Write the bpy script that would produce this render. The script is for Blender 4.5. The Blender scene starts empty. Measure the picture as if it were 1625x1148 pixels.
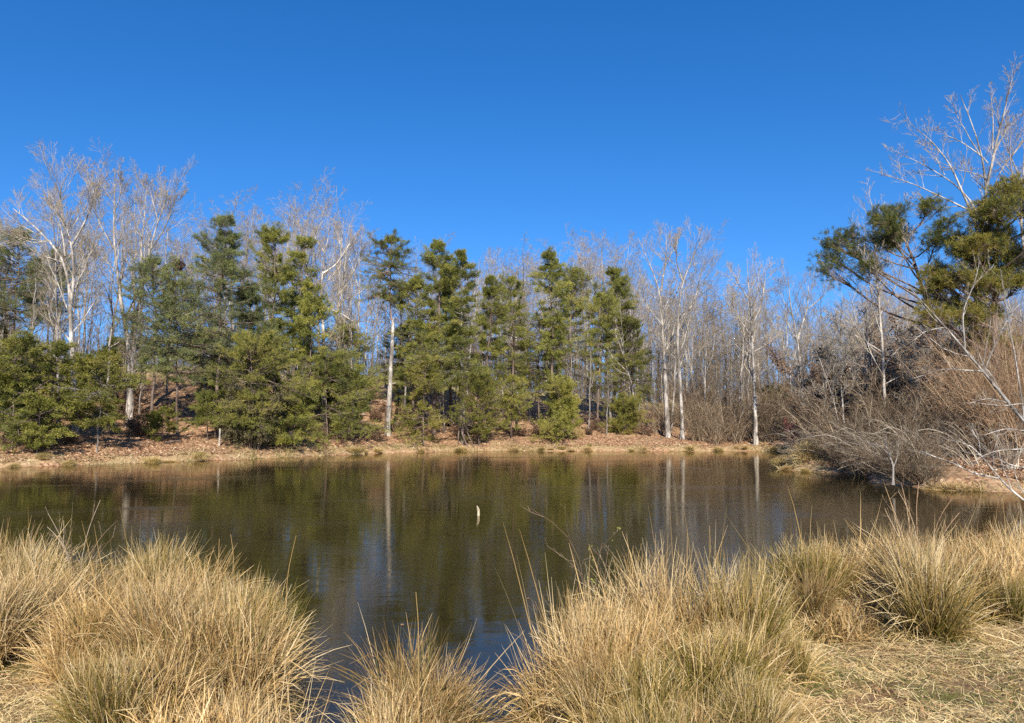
import bpy, math
import numpy as np
C = bpy.context.scene
COL = C.collection
RS = np.random.RandomState
PI = math.pi

# ------------------------------------------------------------------ camera
F = 1219.0; CX, CY = 812.5, 574.0
PITCH = math.atan(98.0 / F); EYE = 2.2
def ray(px, py):
    x = (px - CX) / F; v = (CY - py) / F
    c, s = math.cos(PITCH), math.sin(PITCH)
    return np.array([x, c - s * v, s + c * v])
def at(px, py, Y):                                   # the point of a line of sight at distance Y
    r = ray(px, py); return np.array([0, 0, EYE]) + r * (Y / r[1])

# ------------------------------------------------------------------ noise / terrain
_t = RS(5).rand(256, 256)
def vnoise(x, y):
    xi = np.floor(x).astype(int); yi = np.floor(y).astype(int)
    fx = x - xi; fy = y - yi; fx = fx * fx * (3 - 2 * fx); fy = fy * fy * (3 - 2 * fy)
    a = _t[xi & 255, yi & 255]; b = _t[(xi + 1) & 255, yi & 255]
    c = _t[xi & 255, (yi + 1) & 255]; d = _t[(xi + 1) & 255, (yi + 1) & 255]
    return (a * (1 - fx) + b * fx) * (1 - fy) + (c * (1 - fx) + d * fx) * fy - .5
def fbm(x, y, o=4):
    r = 0; a = 1.
    for i in range(o):
        r = r + a * vnoise(x * 2 ** i + 17.3 * i, y * 2 ** i - 9.1 * i); a *= .5
    return r
def sstep(a, b, x):
    t = np.clip((x - a) / (b - a), 0, 1); return t * t * (3 - 2 * t)

POND = np.array([(-60, 21), (-30, 13.5), (-14, 10.6), (-8, 9.6), (-5, 8.9), (-3.0, 8.3), (-2.0, 7.3), (-1.6, 6.2), (-1.45, 5.0), (-1.2, 4.1),
    (-.6, 3.7), (-.1, 4.1), (.05, 5.0), (.5, 5.9), (1.3, 6.5), (2.2, 7.1), (3.0, 8.6), (4.4, 9.3), (6.5, 9.6), (9, 9.9), (14, 11.5), (26, 15), (60, 18),
    (60, 25), (26, 24.6), (20.2, 24.0), (17.0, 24.6), (15.4, 25.2), (13.9, 26.4), (13.4, 29), (14.6, 32), (14.6, 34), (13.2, 35.5), (12.9, 38), (14.3, 41), (17, 47), (20.4, 55),
    (21.2, 60), (18, 61.5), (14, 60.5), (9, 61.5), (4, 61), (-1, 61.5), (-5, 60.5), (-8, 58.5), (-11, 55.5), (-14.5, 50), (-17.5, 46.5), (-20.5, 43.2), (-25, 38.8), (-31, 36), (-60, 34)], float)
def sdist(x, y):
    x = np.atleast_1d(np.asarray(x, float)); y = np.atleast_1d(np.asarray(y, float))
    best = np.full(x.shape, 1e9); ins = np.zeros(x.shape, bool); n = len(POND)
    for i in range(n):
        a = POND[i]; b = POND[(i + 1) % n]; e = b - a
        t = np.clip(((x - a[0]) * e[0] + (y - a[1]) * e[1]) / (e @ e), 0, 1)
        best = np.minimum(best, (x - a[0] - t * e[0]) ** 2 + (y - a[1] - t * e[1]) ** 2)
        if a[1] != b[1]:
            c = ((a[1] > y) != (b[1] > y)) & (x < (b[0] - a[0]) * (y - a[1]) / (b[1] - a[1]) + a[0]); ins ^= c
    d = np.sqrt(best); return np.where(ins, -d, d)
def height(x, y):
    x = np.atleast_1d(np.asarray(x, float)); y = np.atleast_1d(np.asarray(y, float))
    d = sdist(x, y) + .55 * fbm(x * .5, y * .5, 3) * sstep(12, 25, y) + .18 * fbm(x * 2.1, y * 2.1, 2)
    px = CX + F * x / np.maximum(y, 1)
    crest = np.interp(px, [-400, 0, 350, 640, 800, 1000, 1250, 1625], [8, 7.6, 7.6, 7.4, 6.0, 4.6, 3.4, 3.0])
    far = .38 * sstep(-.1, .7, d) + crest * sstep(-4, 36, d) ** 1.0 * sstep(.2, 3, d) + .5 * fbm(x * .12, y * .12, 4) * sstep(1, 8, d)
    far = far + .14 * fbm(x * .9, y * .9, 3) * sstep(.3, 1.5, d)
    far = far - 2.5 * sstep(45, 90, d)
    near = .2 * sstep(-.05, .35, d) + .38 * sstep(.2, 4.5, d) + .05 * fbm(x * 1.7, y * 1.7, 3) * sstep(.1, .6, d)
    w = sstep(14, 21, y); up = near * (1 - w) + far * w
    down = -.9 * sstep(0, 4.5, -d) - .06 * sstep(-.1, .2, -d)
    return np.where(d > 0, up, down)
def hz(x, y): return float(height(x, y)[0])
def hit(px, py):                                     # where a line of sight meets the ground
    r = ray(px, py); Y = np.arange(3, 140, .1)
    P = r[None] * (Y / r[1])[:, None] + np.array([0, 0, EYE])
    b = P[:, 2] < np.maximum(height(P[:, 0], P[:, 1]), 0.)
    i = int(np.argmax(b)) if b.any() else 800
    return P[i, 0], P[i, 1]
def ground_at(px, Y):
    r = ray(px, 672); x = r[0] * Y / r[1]; return np.array([x, Y, hz(x, Y)])

# ------------------------------------------------------------------ mesh building
def nrm(v): return v / np.maximum(np.linalg.norm(v, axis=-1, keepdims=True), 1e-9)
class MB:
    def __init__(s): s.v = []; s.q = []; s.t = []; s.a = []; s.n = 0
    def add(s, V, Q=None, T=None, A=None):
        V = np.asarray(V, float).reshape(-1, 3); s.v.append(V)
        s.a.append(np.full(len(V), .5) if A is None else np.asarray(A, float).reshape(-1))
        if Q is not None: s.q.append(np.asarray(Q).reshape(-1, 4) + s.n)
        if T is not None: s.t.append(np.asarray(T).reshape(-1, 3) + s.n)
        s.n += len(V)
    def tubes(s, P, R, S=3, A=None, seed=1):
        P = np.asarray(P, float); R = np.asarray(R, float)
        if P.ndim == 2: P = P[None]; R = R[None]
        N, K, _ = P.shape
        T = nrm(np.gradient(P, axis=1)); m = nrm(P[:, -1] - P[:, 0])
        ref = np.where(np.abs(m[:, 2:3]) > .8, np.array([[1., 0, 0]]), np.array([[0, 0, 1.]]))
        U = nrm(np.cross(T, np.broadcast_to(ref[:, None], T.shape))); W = np.cross(T, U)
        a = np.arange(S) * 2 * PI / S
        V = P[:, :, None] + R[:, :, None, None] * (np.cos(a)[None, None, :, None] * U[:, :, None] + np.sin(a)[None, None, :, None] * W[:, :, None])
        i = np.arange(N)[:, None, None] * K * S; k = np.arange(K - 1)[None, :, None] * S; j = np.arange(S)[None, None]; j2 = (j + 1) % S
        Q = np.stack([i + k + j, i + k + j2, i + k + S + j2, i + k + S + j], -1)
        if A is not None: A = np.broadcast_to(np.asarray(A)[:, None, None], (N, K, S))
        s.add(V, Q=Q, A=A)
    def ribbons(s, P, Wd, side, A, tipup=0.):
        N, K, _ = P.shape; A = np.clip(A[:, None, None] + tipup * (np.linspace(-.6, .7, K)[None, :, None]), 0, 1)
        V = np.stack([P - side[:, None] * Wd[..., None], P + side[:, None] * Wd[..., None]], 2)
        i = np.arange(N)[:, None] * K * 2; k = np.arange(K - 1)[None] * 2
        Q = np.stack([i + k, i + k + 1, i + k + 3, i + k + 2], -1)
        s.add(V, Q=Q, A=np.broadcast_to(A, (N, K, 2)))
    def mesh(s, name, mat, smooth=False):
        V = np.concatenate(s.v); A = np.concatenate(s.a)
        Q = np.concatenate(s.q) if s.q else np.zeros((0, 4), int); T = np.concatenate(s.t) if s.t else np.zeros((0, 3), int)
        m = bpy.data.meshes.new(name); m.vertices.add(len(V)); m.vertices.foreach_set('co', V.astype(np.float32).ravel())
        m.loops.add(Q.size + T.size); m.loops.foreach_set('vertex_index', np.concatenate([Q.ravel(), T.ravel()]).astype(np.int32))
        m.polygons.add(len(Q) + len(T))
        ls = np.concatenate([np.arange(len(Q)) * 4, Q.size + np.arange(len(T)) * 3]); m.polygons.foreach_set('loop_start', ls.astype(np.int32))
        if smooth: m.polygons.foreach_set('use_smooth', np.ones(len(ls), bool))
        m.update(calc_edges=True)
        at_ = m.attributes.new('v', 'FLOAT', 'POINT'); at_.data.foreach_set('value', A.astype(np.float32))
        m.materials.append(mat); return m
def link(name, mesh, parent=None, loc=(0, 0, 0)):
    o = bpy.data.objects.new(name, mesh); COL.objects.link(o); o.location = loc
    if parent is not None: o.parent = parent
    return o
def tag(o, label=None, cat=None, group=None, kind=None):
    for k, v in (('label', label), ('category', cat), ('group', group), ('kind', kind)):
        if v: o[k] = v
    return o
def thing(name, label, cat, loc, rz=0, group=None, sc=(1, 1, 1)):
    o = bpy.data.objects.new(name, None); COL.objects.link(o); o.location = loc; o.rotation_euler = (0, 0, rz); o.scale = sc
    o.empty_display_size = .2
    return tag(o, label, cat, group)
def place(parts, name, label, cat, loc, rz=0, group=None, sc=(1, 1, 1), tilt=None):   # parts: [(part_name, mesh, [subparts])]
    t = thing(name, label, cat, loc, rz, group, sc)
    if tilt: t.rotation_euler = (tilt[0], tilt[1], rz)
    for p in parts:
        c = link(p[0], p[1], t)
        for q in (p[2] if len(p) > 2 else []): link(q[0], q[1], c)
    return t

# ------------------------------------------------------------------ materials
def newmat(name):
    m = bpy.data.materials.new(name); m.use_nodes = True; n = m.node_tree.nodes; n.clear()
    return m, n, m.node_tree.links
def ramp(n, stops, interp='LINEAR'):
    r = n.new('ShaderNodeValToRGB'); e = r.color_ramp.elements; r.color_ramp.interpolation = interp
    while len(e) < len(stops): e.new(.5)
    for i, (p, c) in enumerate(stops): e[i].position = p; e[i].color = (*c, 1)
    return r
def noise(n, l, scale, detail=4, rough=.6, vec=None, stretch=None, coord='Object', dist=0):
    tc = n.new('ShaderNodeTexCoord'); out = tc.outputs[coord] if vec is None else vec
    if stretch:
        mp = n.new('ShaderNodeMapping'); mp.inputs['Scale'].default_value = stretch; l.new(out, mp.inputs[0]); out = mp.outputs[0]
    t = n.new('ShaderNodeTexNoise'); t.inputs['Scale'].default_value = scale; t.inputs['Detail'].default_value = detail
    t.inputs['Roughness'].default_value = rough; t.inputs['Distortion'].default_value = dist; l.new(out, t.inputs['Vector']); return t
def mix(n, l, fac, a, b, mode='MIX'):
    m = n.new('ShaderNodeMix'); m.data_type = 'RGBA'; m.blend_type = mode
    for k, x in ((0, fac), (6, a), (7, b)):
        if isinstance(x, (int, float)): m.inputs[k].default_value = x
        elif isinstance(x, tuple): m.inputs[k].default_value = (*x, 1)
        else: l.new(x, m.inputs[k])
    return m.outputs[2]
def m_bark(name, dark, light, pos=(.38, .62), scale=3.0, stretch=(1, 1, .22), tip=None):
    m, n, l = newmat(name); t = noise(n, l, scale, 6, .7, stretch=stretch, dist=.4)
    r = ramp(n, [(pos[0], dark), (pos[1], light)]); l.new(t.outputs[0], r.inputs[0]); col = r.outputs[0]
    t2 = noise(n, l, 14, 3, .6, stretch=(1, 1, .35)); r2 = ramp(n, [(.3, (.6, .6, .6)), (.65, (1.1, 1.1, 1.1))]); l.new(t2.outputs[0], r2.inputs[0])
    col = mix(n, l, .8, col, r2.outputs[0], 'MULTIPLY')
    oi = n.new('ShaderNodeObjectInfo'); hs = n.new('ShaderNodeHueSaturation'); mr = n.new('ShaderNodeMapRange')
    mr.inputs[3].default_value = .75; mr.inputs[4].default_value = 1.2; l.new(oi.outputs['Random'], mr.inputs[0]); l.new(mr.outputs[0], hs.inputs['Value']); l.new(col, hs.inputs['Color'])
    b = n.new('ShaderNodeBsdfPrincipled'); l.new(hs.outputs[0], b.inputs['Base Color']); b.inputs['Roughness'].default_value = .9; b.inputs['Specular IOR Level'].default_value = .2
    bp = n.new('ShaderNodeBump'); bp.inputs['Strength'].default_value = .6; bp.inputs['Distance'].default_value = .03; l.new(t2.outputs[0], bp.inputs['Height']); l.new(bp.outputs[0], b.inputs['Normal'])
    o = n.new('ShaderNodeOutputMaterial'); l.new(b.outputs[0], o.inputs[0]); return m
def m_attr(name, stops, trans=.25, rough=.7, rndval=(.8, 1.2), patch=None, spec=.25):
    m, n, l = newmat(name); a = n.new('ShaderNodeAttribute'); a.attribute_name = 'v'
    r = ramp(n, stops); l.new(a.outputs['Fac'], r.inputs[0]); col = r.outputs[0]
    if patch:
        t = noise(n, l, patch[0], 3, .6); r2 = ramp(n, [(.4, (1, 1, 1)), (.62, patch[1])]); l.new(t.outputs[0], r2.inputs[0]); col = mix(n, l, 1., col, r2.outputs[0], 'MULTIPLY')
    oi = n.new('ShaderNodeObjectInfo'); hs = n.new('ShaderNodeHueSaturation'); mr = n.new('ShaderNodeMapRange')
    mr.inputs[3].default_value = rndval[0]; mr.inputs[4].default_value = rndval[1]; l.new(oi.outputs['Random'], mr.inputs[0]); l.new(mr.outputs[0], hs.inputs['Value']); l.new(col, hs.inputs['Color'])
    b = n.new('ShaderNodeBsdfPrincipled'); l.new(hs.outputs[0], b.inputs['Base Color']); b.inputs['Roughness'].default_value = rough; b.inputs['Specular IOR Level'].default_value = spec
    o = n.new('ShaderNodeOutputMaterial')
    if trans:
        tr = n.new('ShaderNodeBsdfTranslucent'); l.new(hs.outputs[0], tr.inputs[0]); mx = n.new('ShaderNodeMixShader'); mx.inputs[0].default_value = trans
        l.new(b.outputs[0], mx.inputs[1]); l.new(tr.outputs[0], mx.inputs[2]); l.new(mx.outputs[0], o.inputs[0])
    else: l.new(b.outputs[0], o.inputs[0])
    return m
M = {}
M['pale_bark'] = m_bark('pale_bark', (.16, .135, .112), (.58, .525, .46), (.43, .61))
M['grey_bark'] = m_bark('grey_bark', (.11, .09, .075), (.44, .39, .34), (.36, .66))
M['pine_bark'] = m_bark('pine_bark', (.075, .05, .04), (.27, .20, .16), (.36, .68))
M['rosy_bark'] = m_bark('rosy_bark', (.16, .09, .07), (.42, .28, .22), (.36, .66))
M['dead_wood'] = m_bark('dead_wood', (.30, .26, .22), (.70, .63, .54), (.34, .6))
M['twig'] = m_attr('twig', [(0, (.15, .108, .068)), (.5, (.32, .255, .175)), (1, (.55, .475, .365))], 0, .9)
M['far_twig'] = m_attr('far_twig', [(0, (.12, .082, .05)), (.5, (.215, .16, .105)), (1, (.35, .28, .20))], 0, .9)
M['brush_twig'] = m_attr('brush_twig', [(0, (.055, .034, .018)), (.6, (.175, .118, .070)), (1, (.48, .385, .27))], 0, .9)
M['grey_twig'] = m_attr('grey_twig', [(0, (.08, .055, .035)), (.6, (.23, .175, .12)), (1, (.54, .47, .37))], 0, .9)
M['rust_twig'] = m_attr('rust_twig', [(0, (.16, .085, .045)), (.6, (.34, .215, .12)), (1, (.52, .39, .25))], 0, .9)
M['red_twig'] = m_attr('red_twig', [(0, (.10, .02, .03)), (1, (.25, .05, .07))], 0, .9)
M['pine'] = m_attr('pine_needles', [(0, (.055, .066, .022)), (.45, (.185, .195, .045)), (.8, (.33, .32, .068)), (1, (.44, .38, .09))], .35)
M['white'] = m_attr('white_pine_needles', [(0, (.058, .070, .034)), (.45, (.175, .20, .078)), (.8, (.29, .30, .098)), (1, (.38, .35, .12))], .35)
M['cedar'] = m_attr('cedar_sprays', [(0, (.05, .056, .016)), (.45, (.175, .178, .034)), (.8, (.30, .285, .055)), (1, (.38, .31, .085))], .35)
M['olive'] = m_attr('olive_leaves', [(0, (.07, .06, .03)), (.5, (.17, .145, .07)), (1, (.28, .23, .12))], .25)
M['brown_leaf'] = m_attr('brown_leaves', [(0, (.07, .04, .025)), (.5, (.17, .10, .062)), (1, (.32, .20, .12))], .2)
M['dark_pine'] = m_attr('long_pine_needles', [(0, (.024, .036, .012)), (.45, (.085, .105, .024)), (.8, (.19, .185, .035)), (1, (.32, .25, .05))], .3)
M['grass'] = m_attr('rush_blades', [(0, (.06, .07, .015)), (.16, (.17, .155, .03)), (.32, (.32, .18, .065)), (.5, (.48, .31, .12)), (.75, (.62, .42, .18)), (1, (.76, .59, .33))], .2, .6, (.68, 1.1))
M['green_grass'] = m_attr('green_rush_blades', [(0, (.065, .070, .014)), (.3, (.19, .16, .03)), (.5, (.37, .245, .07)), (.75, (.58, .41, .17)), (1, (.78, .62, .36))], .28, .6, (.85, 1.15))
M['thatch'] = m_attr('thatch_blades', [(0, (.17, .11, .05)), (.3, (.43, .29, .13)), (.6, (.66, .49, .25)), (1, (.86, .72, .44))], .25, .7, (1, 1))
M['turf'] = m_attr('turf_blades', [(0, (.08, .11, .022)), (.2, (.19, .19, .045)), (.3, (.42, .28, .11)), (.65, (.66, .49, .23)), (1, (.84, .69, .40))], .25, .7, (1, 1))
M['shore_straw'] = m_attr('shore_straw', [(0, (.14, .15, .04)), (.3, (.32, .26, .10)), (.7, (.52, .41, .21)), (1, (.72, .62, .40))], .2, .8, (1, 1))
M['litter'] = m_attr('leaf_litter', [(0, (.13, .065, .035)), (.4, (.33, .18, .095)), (.75, (.47, .29, .165)), (1, (.64, .47, .31))], .15, .7, (1, 1))

def m_ground():
    m, n, l = newmat('ground_soil')
    a = n.new('ShaderNodeAttribute'); a.attribute_name = 'v'       # 0 near turf, .5 leaf litter bank, 1 pasture
    def cells(scale, stops):
        tc = n.new('ShaderNodeTexCoord'); v = n.new('ShaderNodeTexVoronoi'); v.inputs['Scale'].default_value = scale; l.new(tc.outputs['Object'], v.inputs['Vector'])
        sx = n.new('ShaderNodeSeparateColor'); l.new(v.outputs['Color'], sx.inputs[0]); r = ramp(n, stops); l.new(sx.outputs[0], r.inputs[0]); return r.outputs[0]
    lit = cells(7, [(0, (.13, .065, .035)), (.4, (.29, .155, .085)), (.8, (.41, .24, .135)), (1, (.56, .39, .25))])
    t = noise(n, l, .45, 5, .65); r = ramp(n, [(.42, (0, 0, 0)), (.62, (1, 1, 1))]); l.new(t.outputs[0], r.inputs[0])
    lit = mix(n, l, r.outputs[0], lit, mix(n, l, .55, lit, (.36, .25, .14)))
    tp = noise(n, l, .8, 6, .7); rp = ramp(n, [(.35, (.16, .14, .05)), (.55, (.34, .27, .13)), (.7, (.42, .34, .19))]); l.new(tp.outputs[0], rp.inputs[0])
    t1 = noise(n, l, 2.2, 6, .7); r1 = ramp(n, [(.34, (.20, .105, .055)), (.47, (.34, .22, .11)), (.60, (.22, .17, .06)), (.72, (.42, .31, .15))]); l.new(t1.outputs[0], r1.inputs[0])
    t1b = noise(n, l, 40, 4, .7); r1b = ramp(n, [(.3, (.45, .45, .45)), (.7, (1.2, 1.2, 1.2))]); l.new(t1b.outputs[0], r1b.inputs[0])
    nearc = mix(n, l, 1., r1.outputs[0], r1b.outputs[0], 'MULTIPLY')
    f1 = n.new('ShaderNodeMapRange'); l.new(a.outputs['Fac'], f1.inputs[0]); f1.inputs[1].default_value = 0; f1.inputs[2].default_value = .5
    f2 = n.new('ShaderNodeMapRange'); l.new(a.outputs['Fac'], f2.inputs[0]); f2.inputs[1].default_value = .5; f2.inputs[2].default_value = 1
    col = mix(n, l, f2.outputs[0], mix(n, l, f1.outputs[0], nearc, lit), rp.outputs[0])
    b = n.new('ShaderNodeBsdfPrincipled'); l.new(col, b.inputs['Base Color']); b.inputs['Roughness'].default_value = .95; b.inputs['Specular IOR Level'].default_value = .1
    bp = n.new('ShaderNodeBump'); bp.inputs['Strength'].default_value = .7; bp.inputs['Distance'].default_value = .06; tb = noise(n, l, 9, 5, .7); l.new(tb.outputs[0], bp.inputs['Height']); l.new(bp.outputs[0], b.inputs['Normal'])
    o = n.new('ShaderNodeOutputMaterial'); l.new(b.outputs[0], o.inputs[0]); return m
def m_water():
    m, n, l = newmat('pond_water')
    t = noise(n, l, 1.6, 5, .6, stretch=(.55, 1.6, 1), dist=.6); t2 = noise(n, l, 9, 3, .6, stretch=(.6, 1.5, 1))
    ts = noise(n, l, .22, 4, .6, stretch=(.5, 1.4, 1), dist=1.0)
    rs_ = ramp(n, [(.42, (.03, .03, .03)), (.52, (.06, .06, .06)), (.66, (.15, .15, .15))]); l.new(ts.outputs[0], rs_.inputs[0])
    b1 = n.new('ShaderNodeBump'); b1.inputs['Strength'].default_value = 1; b1.inputs['Distance'].default_value = .0035; l.new(t.outputs[0], b1.inputs['Height'])
    b2 = n.new('ShaderNodeBump'); b2.inputs['Strength'].default_value = 1; b2.inputs['Distance'].default_value = .0003; l.new(t2.outputs[0], b2.inputs['Height']); l.new(b1.outputs[0], b2.inputs['Normal'])
    fr = n.new('ShaderNodeFresnel'); fr.inputs['IOR'].default_value = 1.33; l.new(b2.outputs[0], fr.inputs['Normal'])
    g = n.new('ShaderNodeBsdfGlossy'); g.inputs['Color'].default_value = (.90, .86, .76, 1); l.new(rs_.outputs[0], g.inputs['Roughness']); l.new(b2.outputs[0], g.inputs['Normal'])
    d = n.new('ShaderNodeBsdfDiffuse'); d.inputs[0].default_value = (.040, .031, .012, 1)
    tr = n.new('ShaderNodeBsdfTransparent'); tr.inputs[0].default_value = (.62, .50, .34, 1)
    mm = n.new('ShaderNodeMixShader'); mm.inputs[0].default_value = .38; l.new(d.outputs[0], mm.inputs[1]); l.new(tr.outputs[0], mm.inputs[2])
    mx = n.new('ShaderNodeMixShader'); l.new(fr.outputs[0], mx.inputs[0]); l.new(mm.outputs[0], mx.inputs[1]); l.new(g.outputs[0], mx.inputs[2])
    o = n.new('ShaderNodeOutputMaterial'); l.new(mx.outputs[0], o.inputs[0]); return m

# ------------------------------------------------------------------ ground and water
def build_ground():
    fw = np.radians(np.arange(-46, 46.01, .14)); rest = np.radians(np.arange(48, 313, 2.)); ang = np.concatenate([fw, rest])
    rad = np.concatenate([np.geomspace(.4, 20, 170)[:-1], np.arange(20, 110, .4), np.geomspace(110, 700, 40)])
    A, Rr = np.meshgrid(ang, rad); X = Rr * np.sin(A); Y = Rr * np.cos(A); Z = height(X.ravel(), Y.ravel()).reshape(X.shape)
    Z = Z - 6 * sstep(150, 400, Rr)
    nr, na = X.shape; V = np.stack([X, Y, Z], -1).reshape(-1, 3)
    i = np.arange(nr - 1)[:, None] * na; j = np.arange(na)[None]; j2 = (j + 1) % na
    Q = np.stack([i + j, i + na + j, i + na + j2, i + j2], -1)
    d = sdist(V[:, 0], V[:, 1]); w = sstep(13, 20, V[:, 1])
    pas = sstep(20, 30, d + 5 * fbm(V[:, 0] * .2, V[:, 1] * .2, 3)); fr = 1 - sstep(.6, 1.6, d + 1.2 * fbm(V[:, 0] * .8, V[:, 1] * .8, 2))
    ppx = CX + F * V[:, 0] / np.maximum(V[:, 1], 1); fr = fr * ~((ppx > 1305) & (ppx < 1700) & (V[:, 1] < 42)); att = w * (.5 + .5 * np.maximum(pas, .35 * fr * (d > 0)))
    att = np.where(d < 0, .45, att)
    b = MB(); b.add(V, Q=Q, A=att)
    c = len(V); b.add([[0, 0, hz(0, 0)]], A=[0]); b.t.append(np.stack([np.full(na, c), np.arange(na), (np.arange(na) + 1) % na], -1))
    o = link('ground', b.mesh('ground', m_ground(), True)); tag(o, kind='structure')
    b = MB(); b.add([(-75, 1, 0), (75, 1, 0), (75, 75, 0), (-75, 75, 0)], Q=[(0, 1, 2, 3)])
    o = link('water', b.mesh('water', m_water())); tag(o, kind='structure')
build_ground()

# ------------------------------------------------------------------ growth
def resample(pts, K, rs=None, jit=0.):
    pts = np.asarray(pts, float); d = np.r_[0, np.cumsum(np.linalg.norm(np.diff(pts, axis=0), axis=1))]
    # Catmull-like smoothing through interpolation of a refined curve
    t = np.linspace(0, d[-1], K); out = np.stack([np.interp(t, d, pts[:, i]) for i in range(3)], -1)
    for _ in range(2): out[1:-1] = .25 * out[:-2] + .5 * out[1:-1] + .25 * out[2:]
    if rs is not None and jit:
        nz = rs.randn(K, 3) * jit
        for _ in range(2): nz[1:-1] = .25 * nz[:-2] + .5 * nz[1:-1] + .25 * nz[2:]
        nz[0] = 0; out = out + nz
    return out
def grow(rs, P, R, L, n, t0=.2, t1=1., ang=45, spr=10, lf=.5, K=5, trop=.1, wob=.12, rf=.6, rmin=.004, taper=.55, flat=None, down=0):
    N, Kp, _ = P.shape; idx = np.repeat(np.arange(N), n); m = len(idx)
    t = t0 + (t1 - t0) * ((np.tile(np.arange(n), N) + rs.rand(m)) / n); f = t * (Kp - 1); i = np.minimum(f.astype(int), Kp - 2); w = (f - i)[:, None]
    p = P[idx, i] * (1 - w) + P[idx, i + 1] * w; tan = nrm(P[idx, i + 1] - P[idx, i]); r = R[idx, i] * (1 - w[:, 0]) + R[idx, i + 1] * w[:, 0]
    if flat is None: perp = nrm(np.cross(tan, nrm(rs.randn(m, 3))))
    else:
        side = nrm(np.cross(tan, np.array([0, 0, 1.]))) * np.where(rs.rand(m) < .5, -1, 1)[:, None]; perp = nrm(side + flat * rs.randn(m, 3))
    a = np.radians(ang + spr * rs.randn(m))[:, None]; d = tan * np.cos(a) + perp * np.sin(a)
    l = L[idx] * lf * (1 - taper * t) * rs.uniform(.55, 1.25, m)
    out = np.empty((m, K, 3)); out[:, 0] = p; st = (l / (K - 1))[:, None]; up = np.array([0, 0, 1.])
    for k in range(1, K):
        d = nrm(d + wob * rs.randn(m, 3) + trop * up); out[:, k] = out[:, k - 1] + d * st
    r0 = np.maximum(r * rf, rmin); q = np.linspace(1, .3, K)[None]; return out, np.maximum(r0[:, None] * q, rmin * .7), l
def bare_twigs(rs, P, R, L, lv, mb_limb, mb_twig, dens=1.):
    """branch a skeleton: the first level into the limb mesh, finer ones into the twig mesh"""
    for q, a in enumerate(lv):
        a = dict(a); n = max(1, int(round(a.pop('n') * (dens if q else 1)))); P, R, L = grow(rs, P, R, L, n, **a)
        b = mb_limb if q == 0 else mb_twig; b.tubes(P, R, 4 if q == 0 else 3, A=np.clip(rs.normal(.80 - .13 * q, .18, len(P)), 0, 1))
LV = [dict(n=11, t0=.12, ang=38, spr=9, lf=.62, K=8, trop=.09, wob=.10, rf=.5, rmin=.010, taper=.62),
      dict(n=7, t0=.12, ang=34, spr=11, lf=.62, K=6, trop=.08, wob=.09, rf=.5, rmin=.0070, taper=.6),
      dict(n=5, t0=.10, ang=32, spr=12, lf=.62, K=4, trop=.07, wob=.08, rf=.55, rmin=.0050),
      dict(n=4, t0=.15, ang=30, spr=12, lf=.7, K=4, trop=.05, wob=.07, rf=.5, rmin=.0036)]
def padK(P, K): return resample(P, K)

def skeleton_tree(label, Y, limbs, seed, bark='pale_bark', twig='twig', lv=None, dens=1., depth=.25, name='bare_tree', group=None, t0=.35, roots=True, zlow=None, rsc=.62, squash=None):
    """limbs: [(pixel polyline, start radius m, end radius m)]; the first is the trunk"""
    rs = RS(seed); limbs = [(a, b_ * rsc, c_ * rsc) for a, b_, c_ in limbs]
    if squash: limbs = [([(x_, squash[0] - (squash[0] - y_) * squash[1] if y_ < squash[0] else y_) for x_, y_ in a], b_, c_) for a, b_, c_ in limbs]
    if Y is None: Y = hit(limbs[0][0][0][0], limbs[0][0][0][1])[1]
    base = at(limbs[0][0][0][0], limbs[0][0][0][1], Y); g = hz(base[0], base[1]) if zlow is None else zlow
    org = np.array([base[0], base[1], g]); Kk = 16; Ps = []; Rr = []; yoff = {}
    for q, (pts, r0, r1) in enumerate(limbs):
        w = np.array([at(a, b, Y) for a, b in pts]) - org
        if q == 0: w[0, 2] = min(w[0, 2], -.25) if zlow is None else w[0, 2]
        L = np.r_[0, np.cumsum(np.linalg.norm(np.diff(w, axis=0), axis=1))]
        s0 = 0.
        if q:                                        # start depth: nearest point on an earlier limb
            best = min(((np.linalg.norm((pp - w[0])[[0, 2]]), pp[1]) for P_ in Ps for pp in P_), key=lambda z: z[0]); s0 = best[1]
        sl = rs.uniform(-1, 1) * (depth * 1.6 if q else depth * .3)
        w[:, 1] += s0 + sl * L
        P = resample(w, Kk, rs, .012 * L[-1] / 3 if q else .01 * L[-1] / 3); Ps.append(P); Rr.append(np.linspace(r0, r1, Kk))
        if q == 0 and roots: Rr[-1][0] *= 1.5; Rr[-1][1] *= 1.12
    P = np.array(Ps); R = np.array(Rr); L = np.linalg.norm(np.diff(P, axis=1), axis=2).sum(1)
    tb = MB(); wb = MB(); tb.tubes(P, R, 8)
    lv = [dict(a) for a in (lv or LV)]; lv[0]['t0'] = t0
    Lc = np.minimum(L, 9.0); lb = MB(); bare_twigs(rs, P, R, Lc, lv, lb, wb, dens)
    t = thing(name, label, 'tree', org, 0, group)
    link('trunk', tb.mesh('trunk', M[bark], True), t); c = link('crown', wb.mesh('crown', M[twig]), t); link('limb_spray', lb.mesh('limb_spray', M[bark], True), c)
    return t

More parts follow.
